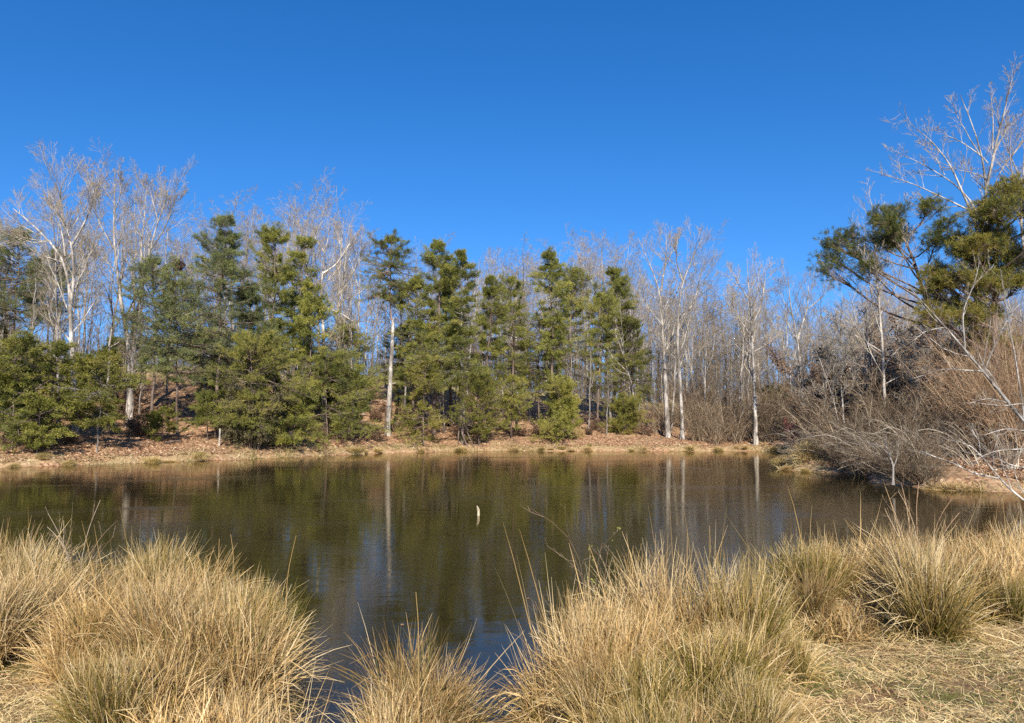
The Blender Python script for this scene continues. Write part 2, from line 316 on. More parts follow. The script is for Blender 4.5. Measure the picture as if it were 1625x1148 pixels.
# ---- generic bare trees of the wood
def bare_variant(seed, H, slim=1., bark='grey_bark', twig='twig', dens=1.):
    rs = RS(seed); K = 14; wob = np.cumsum(rs.randn(K, 2) * .10, axis=0) * H / 18; z = np.linspace(-.3, H * .93, K)
    P = np.stack([wob[:, 0], wob[:, 1], z], -1); P[0, :2] = P[1, :2] * .5; R = np.linspace(.0080 * H, .0012 * H, K); R[0] *= 1.35
    tb = MB(); tb.tubes(P, R, 7); L0 = np.array([H])
    forks, FR, FL = grow(rs, P[None], R[None], L0, 3, t0=.38, t1=.72, ang=27, spr=7, lf=.56 * min(slim, 1.2), K=9, trop=.10, wob=.12, rf=.75, rmin=.02)
    tb.tubes(forks, FR, 6)
    l1, r1, L1 = grow(rs, P[None], R[None], L0, 13, t0=.30, t1=.98, ang=58, spr=12, lf=.34 * slim, K=8, trop=.06, wob=.15, rf=.42, rmin=.014)
    l2, r2, L2 = grow(rs, forks, FR, FL, 7, t0=.2, t1=.98, ang=44, spr=12, lf=.48, K=8, trop=.05, wob=.16, rf=.5, rmin=.012)
    P1 = np.concatenate([l1, l2]); R1 = np.concatenate([r1, r2]); LL = np.concatenate([L1, L2]); lb = MB(); lb.tubes(P1, R1, 4)
    P1a = np.concatenate([P1]); wb = MB()
    P2, R2, L2 = grow(rs, P1a, R1, LL, 8, t0=.15, ang=45, spr=14, lf=.5, K=5, trop=.04, wob=.20, rf=.5, rmin=.009); wb.tubes(P2, R2, 3, A=rs.uniform(.3, 1, len(P2)))
    P3, R3, L3 = grow(rs, P2, R2, L2, int(6 * dens), t0=.2, ang=46, spr=15, lf=.55, K=4, trop=.03, wob=.22, rf=.55, rmin=.006); wb.tubes(P3, R3, 3, A=rs.uniform(.2, .8, len(P3)))
    P4, R4, L4 = grow(rs, P3, R3, L3, 4, t0=.25, ang=45, spr=15, lf=.6, K=3, trop=.03, wob=.2, rf=.6, rmin=.005); wb.tubes(P4, R4, 3, A=rs.uniform(0, .7, len(P4)))
    return [('trunk', tb.mesh('trunk', M[bark], True)), ('crown', wb.mesh('crown', M[twig]), [('limb_spray', lb.mesh('limb_spray', M[bark], True))])], H

# ---- conifers
def tufts(mb, rs, p, d, base, nn=9, ln=.16, wd=.03, spread=.6, jit=.05):
    """needle sprays at the points p heading along d; base: colour value per spray"""
    m = len(p); p = np.repeat(p, nn, 0) + rs.randn(m * nn, 3) * jit; d = nrm(np.repeat(d, nn, 0) + spread * rs.randn(m * nn, 3))
    side = nrm(np.cross(d, rs.randn(m * nn, 3))); l = (ln * rs.uniform(.6, 1.3, m * nn))[:, None]; w = wd * rs.uniform(.7, 1.3, m * nn)[:, None]
    a = p - d * l * .1; b = p + d * l * .55 + side * w; c = p + d * l; e = p + d * l * .55 - side * w
    V = np.stack([a, b, c, e], 1); Q = np.arange(m * nn * 4).reshape(-1, 4)
    A = np.clip(np.repeat(base, nn) + .13 * rs.randn(m * nn), 0, 1); mb.add(V, Q=Q, A=np.repeat(A, 4))
def conifer(seed, H, Wd, cb=.25, kind='pine', nl=None, prof='cone', sparse=1., fol=None, bark='pine_bark', lean=0., warm=0., ln=.17, wd=.03, nn=9, elev=(0, 45), lay=6):
    rs = RS(seed); K = 14; z = np.linspace(-.3, H, K); dr = np.cumsum(rs.randn(K, 2) * .018 * H / 3, axis=0); dr[:, 0] += lean * np.maximum(z / H, 0) ** 1.5
    P = np.stack([dr[:, 0], dr[:, 1], z], -1); R = np.linspace(max(.0095 * H, .05), .012, K); R[0] *= 1.3; tb = MB(); ti = np.linspace(0, K - 1, 60); tb.tubes(np.stack([np.interp(ti, np.arange(K), P[:, c_]) for c_ in range(3)], -1), np.interp(ti, np.arange(K), R), 7)
    nl = nl or int(52 + 5.4 * H * (1 - cb)); t = np.sort(rs.rand(nl)) ** .9
    if kind in ('pine', 'white'): nw = max(4, int(nl / lay)); t = np.where(t < .6, np.clip((np.round(t * nw) + .20 * rs.randn(nl)) / nw, 0, 1), t)   # whorls
    h = cb * H + t * (1 - cb) * H * .975
    if prof == 'cone': pr = (1 - t) ** .75 * (.55 + .45 * sstep(0, .12, t)) + .07
    elif prof == 'oval': pr = np.sin(PI * np.clip(t * .88 + .12, 0, 1)) ** .7 + .05
    elif prof == 'top': pr = (1 - t) ** .5 * sstep(-.25, .3, t) + .1
    elif prof == 'dome': pr = np.sqrt(np.clip(1 - t ** 2.2, 0, 1)) + .04
    layer = .70 + .85 * vnoise(t * 9 + seed, np.zeros(nl) + seed * .7) + .25 * vnoise(t * 3 + seed * 3, np.zeros(nl) + 3.)
    layer = layer * (1 - sstep(.55, .8, t)) + .85 * sstep(.55, .8, t); Lr = Wd * pr * np.clip(layer, .3, 1.3) * rs.uniform(.45, 1.2, nl); az = rs.rand(nl) * 2 * PI
    asym = 1 + .22 * np.cos(az - rs.rand() * 6.28); Lr = Lr * asym
    el = np.radians(elev[0] + (elev[1] + 8 - elev[0]) * t ** 1.5 + 12 * rs.randn(nl))
    f = np.clip((h + .3) / (H + .3) * (K - 1), 0, K - 1.001); i = f.astype(int); w = (f - i)[:, None]; p = P[i] * (1 - w) + P[i + 1] * w
    d = np.stack([np.cos(az) * np.cos(el), np.sin(az) * np.cos(el), np.sin(el)], -1); KL = 6; LP = np.empty((nl, KL, 3)); LP[:, 0] = p; st = (Lr / (KL - 1))[:, None]
    for k in range(1, KL):
        d = nrm(d + .10 * rs.randn(nl, 3) + np.array([0, 0, .07 if k > 2 else -.03])); LP[:, k] = LP[:, k - 1] + d * st
    rb = np.clip(.012 * Lr + .006, .008, .05); LR = rb[:, None] * np.linspace(1, .35, KL)[None]; lb = tb; lb.tubes(LP, LR, 4)
    cv = np.clip(.53 + .18 * rs.randn(nl) + warm, 0, 1)
    nt = {'cedar': 13, 'pine': 13, 'white': 13}[kind]; nt = max(4, int(nt * sparse)); TP, TR, TL = grow(rs, LP, LR, Lr + .35, nt, t0=.18 if kind != 'pine' else .24, ang=48, spr=12, lf=.56, K=4, trop=.03 if kind != 'cedar' else .11, wob=.13, rf=.5, rmin=.005, flat=.22 if kind != 'cedar' else .8)
    lb.tubes(TP, TR, 3); tv = np.repeat(cv, nt); fb = MB(); per = 5 if kind == 'cedar' else 5
    for q in range(per):
        u = (.3 + .7 * (q + rs.rand(len(TP))) / per) * 2.999; i = u.astype(int); w = (u - i)[:, None]; ii = np.arange(len(TP))
        pp = TP[ii, i] * (1 - w) + TP[ii, i + 1] * w; dd = nrm(TP[ii, i + 1] - TP[ii, i]); keep = rs.rand(len(TP)) < .88
        tufts(fb, rs, pp[keep], dd[keep], tv[keep] + .05 * q / per, nn, ln, wd)
    tufts(fb, rs, LP[:, -1], d, cv, nn + 3, ln, wd); top = P[-1][None] + rs.randn(6, 3) * .1; tufts(fb, rs, top, np.tile([[0, 0, 1.]], (6, 1)), np.full(6, .5), nn, ln, wd)
    return [('trunk', tb.mesh('trunk', M[bark], True)), ('crown', fb.mesh('crown', M[fol or kind]))]

# (px, base y or None, distance, top y, half width px, crown base, kind, profile, sparse, warm, label)
CON = [
 (14, None, 52, 372, 46, .30, 'white', 'oval', 1.0, -.08, 'tall dark bluish pine at the left edge of the far bank'),
 (66, None, 60, 405, 36, .30, 'white', 'oval', .8, -.05, 'dark pine just right of the one at the left edge, half hidden by bare branches'),
 (18, 715, None, 538, 66, .28, 'cedar', 'dome', 1., -.02, 'low broad evergreen with flat boughs at the left end of the bank'),
 (84, 712, None, 548, 62, .30, 'cedar', 'dome', 1., .0, 'low broad evergreen in front of the pale forked trunk on the left bank'),
 (62, 722, None, 640, 52, .22, 'cedar', 'dome', .9, .02, 'small olive evergreen low over the left bank below the broad ones'),
 (157, 719, None, 562, 50, .33, 'cedar', 'oval', 1.1, .14, 'bright green evergreen on a bare pale stem at the left water edge'),
 (238, 683, None, 415, 42, .32, 'white', 'oval', .7, .0, 'thin feathery pine right of the tall forked pale tree'),
 (283, 690, None, 455, 44, .35, 'white', 'oval', .8, .0, 'feathery pine with wide flat lower boughs above the leafy slope'),
 (345, 693, None, 338, 60, .22, 'white', 'cone', 1.1, -.02, 'tallest feathery pine on the left bank, pointed top against the sky'),
 (388, 694, None, 450, 42, .3, 'white', 'cone', .9, -.02, 'pine close behind the big round olive shrub'),
 (398, 712, None, 540, 52, .25, 'pine', 'oval', 1.1, .22, 'yellow green pine directly above the round olive shrub'),
 (436, 690, None, 368, 42, .34, 'pine', 'top', 1.1, .05, 'crooked pine with two rounded tops left of the pale big tree'),
 (470, None, 60, 378, 26, .3, 'pine', 'top', .9, .02, 'slim pine leaning next to the crooked one with two tops'),
 (486, 694, None, 448, 46, .15, 'pine', 'cone', 1.2, .0, 'dense dark green pine right of the crooked one'),
 (520, 702, None, 556, 50, .12, 'pine', 'dome', 1.1, -.03, 'low dark pine below the pale tree with a broken limb'),
 (465, 714, None, 640, 34, .2, 'pine', 'dome', 1., .06, 'small pine at the water right of the round olive shrub'),
 (562, 702, None, 590, 42, .15, 'pine', 'oval', .9, .05, 'small bushy pine left of the pale dead snag'),
 (548, None, 66, 520, 30, .25, 'pine', 'oval', .7, .05, 'thin pine between the big pale tree and the snag'),
 (612, 688, None, 378, 30, .68, 'pine', 'oval', .85, -.06, 'slender pine with long bare rosy trunk and green only at the top'),
 (655, 690, None, 440, 34, .2, 'pine', 'oval', .9, .0, 'pine just right of the dead snag, its flank in the shade'),
 (672, 704, None, 570, 44, .06, 'pine', 'dome', 1.2, .22, 'low yellowish pine bush with boughs down to the ground right of the snag'),
 (690, 692, None, 383, 47, .2, 'pine', 'cone', 1.4, .04, 'tall dense green pine in the middle of the far bank'),
 (734, 703, None, 402, 44, .33, 'pine', 'cone', 1.2, .02, 'tall pine on the pale trunk whose roots reach the water'),
 (776, 697, None, 440, 36, .18, 'pine', 'cone', 1., .0, 'middle sized pine right of the one with bare roots'),
 (761, 709, None, 600, 34, .12, 'cedar', 'oval', .9, .1, 'small olive evergreen at the water right of the bare roots'),
 (822, 690, None, 440, 27, .3, 'pine', 'oval', .7, .08, 'thin see through pine left of the narrow tall pine'),
 (812, 697, None, 600, 46, .28, 'pine', 'dome', .9, .08, 'low spreading pine above a short dark trunk in the centre right bank'),
 (876, 692, None, 403, 31, .3, 'pine', 'top', 1.2, .02, 'narrow tall pine with a rounded dark green top'),
 (908, None, 72, 432, 27, .25, 'pine', 'top', .9, .05, 'shorter pine touching the right side of the narrow tall one'),
 (858, None, 69, 510, 42, .3, 'pine', 'oval', .8, .1, 'spreading pine boughs left of and below the narrow tall pine'),
 (893, 700, None, 622, 35, .03, 'cedar', 'dome', 1.7, .12, 'dense rounded yellow green cedar bush on the open leafy bank'),
 (984, 680, None, 430, 27, .3, 'pine', 'oval', 1.2, -.02, 'pine with a compact dark column top left of two pale trunks'),
 (1008, 680, None, 505, 48, .28, 'pine', 'cone', 1., .1, 'pine with long sunny green boughs next to the first pale trunk'),
 (948, 683, None, 468, 27, .3, 'pine', 'oval', .75, .1, 'thin pine between the cedar bush and the column topped pine'),
 (992, 688, None, 652, 30, .1, 'cedar', 'dome', 1.1, .14, 'small flat topped cedar bush in front of two pale trunks'),
 (716, None, 70, 430, 34, .15, 'pine', 'cone', 1., -.02, 'dark pine filling the gap behind the two tall middle pines'),
 (640, None, 74, 520, 30, .1, 'pine', 'oval', .8, .0, 'dim pine standing back between the snag and the dense middle pines'),
 (318, None, 60, 500, 40, .15, 'white', 'oval', .8, .02, 'middle sized feathery pine standing behind the tallest one'),
 (258, 700, None, 655, 30, .2, 'cedar', 'dome', .6, .08, 'tiny thin cedar alone on the leafy slope'),
 (330, 700, None, 628, 36, .35, 'white', 'dome', .7, .0, 'small pine with one flat dark green bough left of the round shrub'),
]
for q, (px, by, Y, ty, hw, cb, kind, prof, sp, warm, lab) in enumerate(CON):
    if Y is None: x, Y = hit(px, by)
    g = ground_at(px, Y); H = at(px, ty, Y)[2] - g[2]; W = hw * Y / F
    if H > 8 and .1 < cb < .32: cb += .09
    lw = dict(ln=.19, wd=.0095, nn=9) if kind == 'white' else (dict(ln=.13, wd=.014, nn=10) if kind == 'cedar' else dict(ln=.18, wd=.0105, nn=9))
    el = {'white': (-6, 34), 'cedar': (8, 60), 'pine': (-14, 38)}[kind]
    flat = (prof == 'dome' and px not in (893, 992)) or 'flat boughs' in lab or 'broad' in lab or px in (157, 62)
    if flat: kind = 'white'; el = (-12, 22); sp *= .85
    parts = conifer(100 + q, H, W * (1.25 if flat else 2.15 if W < 1.7 else 1.85), cb, kind, lay=13 if flat else 7, nl=int(34 + 2.6 * H) if flat else None, fol=(('cedar' if warm > 0 or px < 200 else 'pine') if flat else None), prof=prof, sparse=sp, warm=warm, elev=el, bark='rosy_bark' if px in (612,) else ('grey_bark' if px in (157, 734) else 'pine_bark'), **lw)
    if flat: lw = 0
    place(parts, 'cedar_tree' if kind == 'cedar' else 'pine_tree', lab, 'tree', g)

YP = [conifer(180 + i, 4.0, [1.5, 1.9, 1.2, 2.2][i], [.15, .3, .1, .35][i], 'white', prof=['oval', 'dome', 'cone', 'dome'][i], fol=['pine', 'cedar', 'white', 'pine'][i], elev=(-10, 30), ln=.17, wd=.010, nn=9, lay=12) for i in range(4)]
def young_pines():
    rs = RS(19); k = 0
    while k < 13:
        px = rs.choice([rs.uniform(-20, 220), rs.uniform(300, 1020), rs.uniform(430, 900)]); sh = np.interp(px, [0, 200, 440, 700, 1230], [37.5, 43, 50, 61, 61]); Y = sh + rs.uniform(3.5, 19); g = ground_at(px, Y)
        if sdist(g[0], g[1])[0] < 2.5 or 590 < px < 635 or 185 < px < 345 or 905 < px < 950: continue
        s = rs.uniform(.5, 1.35); k += 1
        place(YP[rs.randint(4)], 'young_pine', 'waist to double man high young pine filling the gaps under the taller evergreens', 'tree', g - [0, 0, .05], rs.rand() * 6.28, 'young pines under the tall evergreens', (s, s, s), tilt=(rs.randn() * .06, rs.randn() * .06))
young_pines()
# ---- right-hand pines built from clumps
def clump_pine(seed, label, Y, trunk, clumps, r0, bark='pine_bark', ln=.20, wd=.0075, fx=.92, fy=.9, ww=-.06):
    rs = RS(seed); b0 = at(*trunk[0], Y); org = np.array([b0[0], Y, hz(b0[0], Y)])
    T = np.array([at(a, b, Y) for a, b in trunk]) - org; T[0, 2] = -.3; T[:, 1] += np.linspace(0, .8, len(T)); P = resample(T, 20, rs, .06); R = np.linspace(r0, r0 * .25, 20)
    tb = MB(); tb.tubes(P, R, 8); lb = MB(); fb = MB(); s = Y / F
    for (cx, cy, rx, ry, wm) in clumps:
        rx *= fx; ry *= fy; wm += ww; c = at(cx, cy, Y) - org; c[1] += rs.uniform(-1, 1) * 1.6; hd = np.linalg.norm((P - c)[:, :2], axis=1); j = int(np.argmin(np.abs(P[:, 2] - (c[2] - .55 * hd - .2))))
        mid = (P[j] + c) / 2 + np.array([0, 0, -.25]) + rs.randn(3) * .12; lp = resample([P[j], mid, c], 9, rs, .06); lr = np.linspace(min(R[j] * .6, .09), .02, 9); lb.tubes(lp, lr, 5)
        nb = int(24 * (rx * ry) / 500) + 10; d = nrm(rs.randn(nb, 3) * [1, 1, .8]); tip = c + d * np.array([rx * s, (rx + ry) / 2 * s, ry * s]) * rs.uniform(.6, 1.1, (nb, 1))
        st = lp[rs.randint(4, 9, nb)]; md = (st + tip) / 2 + rs.randn(nb, 3) * .08; TP = np.stack([st, (st + md) / 2 + rs.randn(nb, 3) * .03, md, (md + tip) / 2 + rs.randn(nb, 3) * .04, tip], 1)
        TR = np.full((nb, 5), 1.) * np.linspace(.018, .007, 5); lb.tubes(TP, TR, 3)
        Q, QR, QL = grow(rs, TP, TR, np.linalg.norm(tip - st, axis=1) + .3, 5, t0=.35, ang=42, spr=12, lf=.52, K=4, trop=.14, wob=.12, rf=.6, rmin=.005); lb.tubes(Q, QR, 3)
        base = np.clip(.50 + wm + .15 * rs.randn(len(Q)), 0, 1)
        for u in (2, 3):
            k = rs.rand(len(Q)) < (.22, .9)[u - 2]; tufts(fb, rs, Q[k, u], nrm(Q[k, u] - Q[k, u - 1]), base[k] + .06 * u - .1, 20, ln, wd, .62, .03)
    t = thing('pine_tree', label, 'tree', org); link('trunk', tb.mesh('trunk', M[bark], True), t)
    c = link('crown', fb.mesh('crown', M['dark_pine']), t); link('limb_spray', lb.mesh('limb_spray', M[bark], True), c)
clump_pine(31, 'open crowned dark pine leaning left above the right hand brush', 36, [(1498, 700), (1494, 600), (1484, 500), (1468, 440), (1459, 415), (1452, 385), (1440, 350)],
  [(1310, 428, 20, 10, -.05), (1336, 380, 20, 15, 0), (1326, 402, 14, 10, -.05), (1362, 365, 20, 16, 0), (1385, 352, 17, 14, .05), (1397, 385, 20, 14, -.05), (1428, 336, 15, 20, .05), (1425, 372, 24, 18, 0),
   (1450, 360, 24, 24, .05), (1470, 335, 20, 18, .1), (1475, 372, 18, 18, .08), (1458, 395, 22, 10, .0), (1360, 432, 16, 10, -.05), (1400, 410, 14, 8, -.1), (1380, 372, 20, 16, 0), (1345, 404, 13, 9, 0)], .17)
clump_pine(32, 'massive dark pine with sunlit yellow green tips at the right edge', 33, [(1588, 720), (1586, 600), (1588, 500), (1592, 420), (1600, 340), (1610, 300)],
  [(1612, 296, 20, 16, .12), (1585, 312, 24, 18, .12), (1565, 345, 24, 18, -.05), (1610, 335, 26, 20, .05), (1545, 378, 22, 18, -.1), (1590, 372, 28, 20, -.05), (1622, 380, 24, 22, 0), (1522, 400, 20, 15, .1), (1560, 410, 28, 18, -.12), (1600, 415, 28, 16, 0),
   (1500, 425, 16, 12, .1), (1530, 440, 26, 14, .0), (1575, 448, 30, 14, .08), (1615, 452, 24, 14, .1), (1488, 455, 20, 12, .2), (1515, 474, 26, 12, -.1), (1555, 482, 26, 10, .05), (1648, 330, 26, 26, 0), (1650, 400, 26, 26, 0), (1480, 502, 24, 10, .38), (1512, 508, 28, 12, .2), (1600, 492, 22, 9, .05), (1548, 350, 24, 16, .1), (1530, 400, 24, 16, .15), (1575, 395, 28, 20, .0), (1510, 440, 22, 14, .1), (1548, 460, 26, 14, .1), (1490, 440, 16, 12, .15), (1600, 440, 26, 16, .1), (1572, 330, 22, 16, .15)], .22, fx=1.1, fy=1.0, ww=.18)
clump_pine(33, 'low young pine glowing yellow green behind the orange willow at right', 36, [(1560, 700), (1560, 640), (1562, 560), (1566, 520)],
  [(1552, 545, 24, 12, .22), (1590, 552, 22, 12, .2), (1575, 528, 18, 12, .15), (1530, 560, 18, 9, .1), (1600, 580, 20, 10, .1), (1548, 590, 20, 10, -.05)], .09, fx=1.1, fy=1., ww=.05)

# ------------------------------------------------------------------ pale forked trees with limbs read off the photo
skeleton_tree('pale forked tree with crooked dark limbs, leftmost tall one on the bank', 45, [
  ([(122, 690), (121, 620), (117, 541), (118, 473), (115, 420), (110, 385), (88, 356), (54, 317), (30, 298)], .30, .03),
  ([(118, 473), (128, 420), (128, 366), (117, 307), (120, 258), (141, 234)], .17, .02), ([(128, 366), (146, 332), (158, 307), (163, 273), (172, 245)], .11, .02),
  ([(110, 385), (100, 340), (78, 300), (70, 268)], .09, .015), ([(88, 356), (60, 360), (25, 345), (5, 340)], .06, .012), ([(128, 420), (142, 395), (150, 360)], .06, .015)], 41, t0=.35, dens=1.2, squash=(540, .84))
skeleton_tree('slim pale tree close left of the crooked forked one', 47, [([(94, 680), (93, 541), (91, 450), (90, 375), (84, 320), (78, 290)], .15, .02), ([(92, 470), (76, 440), (60, 400), (50, 360)], .06, .012), ([(90, 400), (100, 370), (104, 330)], .05, .012)], 42, bark='grey_bark', dens=.8)
skeleton_tree('tallest pale tree on the left bank, trunk forking into a wide crown', None, [
  ([(206, 666), (207, 640), (210, 580), (210, 541), (198, 492), (193, 420), (188, 371), (190, 307), (195, 229)], .33, .03),
  ([(210, 541), (222, 488), (229, 429), (239, 371), (251, 317), (268, 254)], .22, .025), ([(229, 420), (222, 371), (222, 300), (220, 232)], .13, .02),
  ([(188, 371), (172, 330), (165, 290), (160, 255)], .10, .02), ([(239, 371), (262, 340), (280, 300), (290, 268)], .09, .018), ([(193, 420), (175, 395), (150, 372)], .07, .015), ([(190, 307), (205, 275), (210, 245)], .07, .015), ([(251, 317), (246, 280), (240, 245)], .07, .015)], 43, t0=.38, dens=1.2, squash=(540, .84))
skeleton_tree('big pale tree with a tangled rounded crown between two pines', 62, [
  ([(515, 690), (515, 620), (513, 556), (508, 475), (506, 419), (512, 377), (521, 322)], .36, .03),
  ([(508, 475), (490, 440), (482, 390), (478, 340)], .14, .02), ([(506, 419), (530, 400), (545, 370), (560, 335)], .13, .02), ([(508, 480), (530, 492), (548, 500), (560, 512), (600, 514)], .11, .02),
  ([(512, 377), (498, 350), (490, 320)], .10, .02)], 44, t0=.35, squash=(500, .82))
skeleton_tree('pale grey tree sharing the rounded crown, right of the big tangled one', 64, [([(536, 690), (536, 535), (540, 441), (544, 377), (551, 320)], .26, .03), ([(540, 441), (560, 410), (572, 370), (580, 345)], .12, .02), ([(544, 377), (530, 345), (528, 320)], .1, .02), ([(540, 470), (568, 455), (590, 430)], .08, .015)], 45, t0=.4, squash=(500, .82))
skeleton_tree('straight white barked tree, left one of the pair beside the sunny green pine', 66, [
  ([(1060, 680), (1058, 640), (1056, 596), (1053, 516), (1051, 461), (1032, 413), (1014, 375)], .33, .03), ([(1051, 461), (1058, 413), (1058, 362)], .17, .02), ([(1053, 500), (1075, 462), (1092, 420), (1100, 385)], .11, .02),
  ([(1053, 516), (1030, 490), (1010, 455)], .08, .018), ([(1058, 413), (1075, 390), (1082, 365)], .09, .015)], 46)
skeleton_tree('forked white barked tree, right one of the pair beside the sunny green pine', 65, [
  ([(1082, 684), (1082, 650), (1078, 596), (1073, 545), (1073, 508), (1080, 450), (1109, 382)], .30, .025), ([(1073, 508), (1095, 494), (1109, 461), (1123, 405)], .13, .02), ([(1080, 450), (1070, 420), (1072, 380)], .11, .02), ([(1078, 575), (1062, 560), (1050, 548)], .05, .015)], 47)
skeleton_tree('white trunked tree at the water left of the red shrub', 62.5, [
  ([(1199, 697), (1196, 640), (1193, 567), (1190, 516), (1184, 479), (1179, 413)], .30, .025), ([(1190, 516), (1204, 486), (1212, 428)], .14, .02), ([(1191, 540), (1165, 505), (1148, 470)], .10, .018), ([(1192, 560), (1215, 548), (1238, 530)], .07, .015), ([(1184, 479), (1168, 450), (1160, 425)], .09, .015)], 48)
skeleton_tree('pale tree splitting in a wide letter V above the red shrub', 70, [
  ([(1273, 660), (1273, 634), (1267, 565), (1264, 540), (1256, 505), (1250, 475), (1246, 425)], .27, .025), ([(1264, 540), (1275, 515), (1288, 488), (1298, 440)], .18, .025), ([(1256, 505), (1238, 480), (1228, 450)], .09, .015), ([(1288, 488), (1310, 470), (1322, 445)], .08, .015)], 49, t0=.5)
skeleton_tree('tall slim white trunk rising out of the grey brush on the right', 36, [
  ([(1404, 700), (1404, 640), (1404, 590), (1399, 532), (1394, 474), (1389, 420), (1386, 350), (1384, 325)], .145, .018), ([(1399, 532), (1382, 500), (1370, 465), (1362, 420)], .06, .012), ([(1396, 500), (1412, 470), (1420, 430), (1424, 385)], .06, .012),
  ([(1402, 560), (1375, 540), (1345, 520), (1320, 500)], .05, .01), ([(1403, 580), (1430, 552), (1452, 525)], .045, .01), ([(1394, 474), (1380, 440), (1366, 400)], .04, .01), ([(1404, 610), (1440, 590), (1475, 580)], .04, .01)], 50, t0=.3, dens=.9)
skeleton_tree('towering pale tree with long bare limbs sweeping left, top right of the view', 42, [
  ([(1566, 705), (1568, 560), (1570, 400), (1571, 294), (1569, 225), (1558, 188), (1544, 144), (1531, 99)], .34, .025), ([(1571, 294), (1573, 225), (1577, 151), (1582, 84)], .17, .02),
  ([(1570, 410), (1556, 370), (1540, 334), (1511, 265), (1489, 225), (1467, 195), (1430, 165)], .17, .018), ([(1556, 350), (1547, 316), (1518, 276), (1474, 236), (1432, 203)], .11, .015),
  ([(1540, 334), (1496, 305), (1460, 280), (1430, 261), (1408, 250)], .10, .014), ([(1566, 250), (1555, 232), (1533, 206), (1489, 173)], .08, .014), ([(1571, 280), (1551, 265), (1511, 250)], .07, .012),
  ([(1569, 225), (1566, 180), (1560, 140), (1558, 112)], .09, .015), ([(1573, 225), (1590, 190), (1592, 150)], .07, .012), ([(1555, 232), (1530, 180), (1515, 145), (1508, 112)], .07, .012), ([(1560, 330), (1520, 325), (1480, 330), (1450, 322)], .05, .01), ([(1570, 300), (1548, 270), (1535, 230)], .05, .01), ([(1511, 265), (1500, 222), (1488, 190)], .05, .01), ([(1489, 225), (1470, 222), (1448, 212)], .04, .01), ([(1571, 240), (1584, 200), (1600, 165)], .07, .012), ([(1496, 305), (1470, 318), (1440, 312)], .04, .01)], 51, t0=.45, dens=.75, depth=.2, rsc=.52, squash=(294, .78), lv=[dict(LV[0], lf=.40, n=9)] + LV[1:])
skeleton_tree('bare tree at the right edge with one dark limb against the sky', 44, [
  ([(1640, 705), (1638, 500), (1632, 360), (1636, 280), (1640, 200)], .28, .03), ([(1592, 292), (1605, 262), (1622, 238), (1640, 215)][::-1], .10, .03), ([(1634, 330), (1612, 290), (1600, 240), (1596, 205)], .09, .014), ([(1636, 280), (1618, 235), (1612, 200)], .08, .014)], 52, bark='grey_bark', t0=.35, dens=.9)
skeleton_tree('thin pale trunk leaning left at the edge of the right hand brush', 38, [([(1349, 735), (1340, 707), (1330, 659), (1324, 630), (1309, 582), (1294, 546), (1284, 515)], .09, .012), ([(1324, 640), (1305, 625), (1285, 615)], .035, .008), ([(1316, 600), (1322, 570), (1318, 540)], .03, .008)], 53, bark='grey_bark', dens=.6)
LVn = [dict(n=9, t0=.1, ang=38, spr=10, lf=.42, K=7, trop=.05, wob=.12, rf=.45, rmin=.006), dict(n=6, t0=.2, ang=38, spr=12, lf=.45, K=5, trop=.05, wob=.14, rf=.5, rmin=.0035), dict(n=4, t0=.2, ang=40, spr=15, lf=.5, K=4, trop=.03, wob=.15, rf=.6, rmin=.0025)]
skeleton_tree('smooth pale young tree leaning far left from the right edge', 22, [
  ([(1700, 740), (1660, 700), (1625, 668), (1600, 640), (1560, 590), (1530, 555), (1500, 520), (1470, 490), (1448, 462)], .10, .012), ([(1600, 640), (1570, 632), (1540, 640)], .022, .006), ([(1530, 555), (1520, 500), (1535, 450), (1540, 420)], .028, .006), ([(1560, 590), (1500, 585), (1455, 600)], .03, .006),
  ([(1625, 668), (1600, 560), (1580, 480), (1570, 430)], .03, .007), ([(1560, 590), (1580, 540), (1600, 500), (1625, 470)], .03, .007), ([(1500, 520), (1470, 525), (1440, 548)], .02, .006)], 54, bark='pale_bark', twig='grey_twig', lv=LVn, depth=.12, t0=.3, rsc=.85)
skeleton_tree('low tree over the water at right with pale limbs curving down', 20, [
  ([(1760, 790), (1690, 800), (1650, 812), (1625, 802), (1605, 782), (1579, 759), (1573, 755), (1559, 731), (1549, 714), (1530, 699), (1510, 694), (1493, 698)], .07, .010),
  ([(1579, 759), (1544, 753), (1505, 733), (1476, 723), (1460, 716)], .036, .008), ([(1680, 760), (1625, 742), (1605, 740), (1579, 728), (1549, 699), (1540, 677)], .036, .008), ([(1680, 705), (1625, 712), (1590, 712), (1555, 718), (1530, 730)], .03, .007),
  ([(1660, 690), (1625, 684), (1600, 680), (1570, 690)], .03, .007), ([(1660, 650), (1620, 640), (1580, 645), (1540, 640)], .024, .006)], 55, bark='pale_bark', twig='grey_twig', lv=LVn, depth=.15, t0=.15, roots=False, rsc=.8)
skeleton_tree('thin dead sapling standing in the water before the right bank', 25.0, [([(1417, 770), (1418, 750), (1419, 740), (1411, 716), (1405, 695)], .05, .014), ([(1419, 742), (1428, 722), (1430, 700)], .02, .007), ([(1413, 722), (1398, 708), (1380, 704)], .018, .006)], 56, bark='grey_bark', twig='grey_twig', lv=LVn[:2], zlow=-.25, rsc=.85, name='dead_sapling')

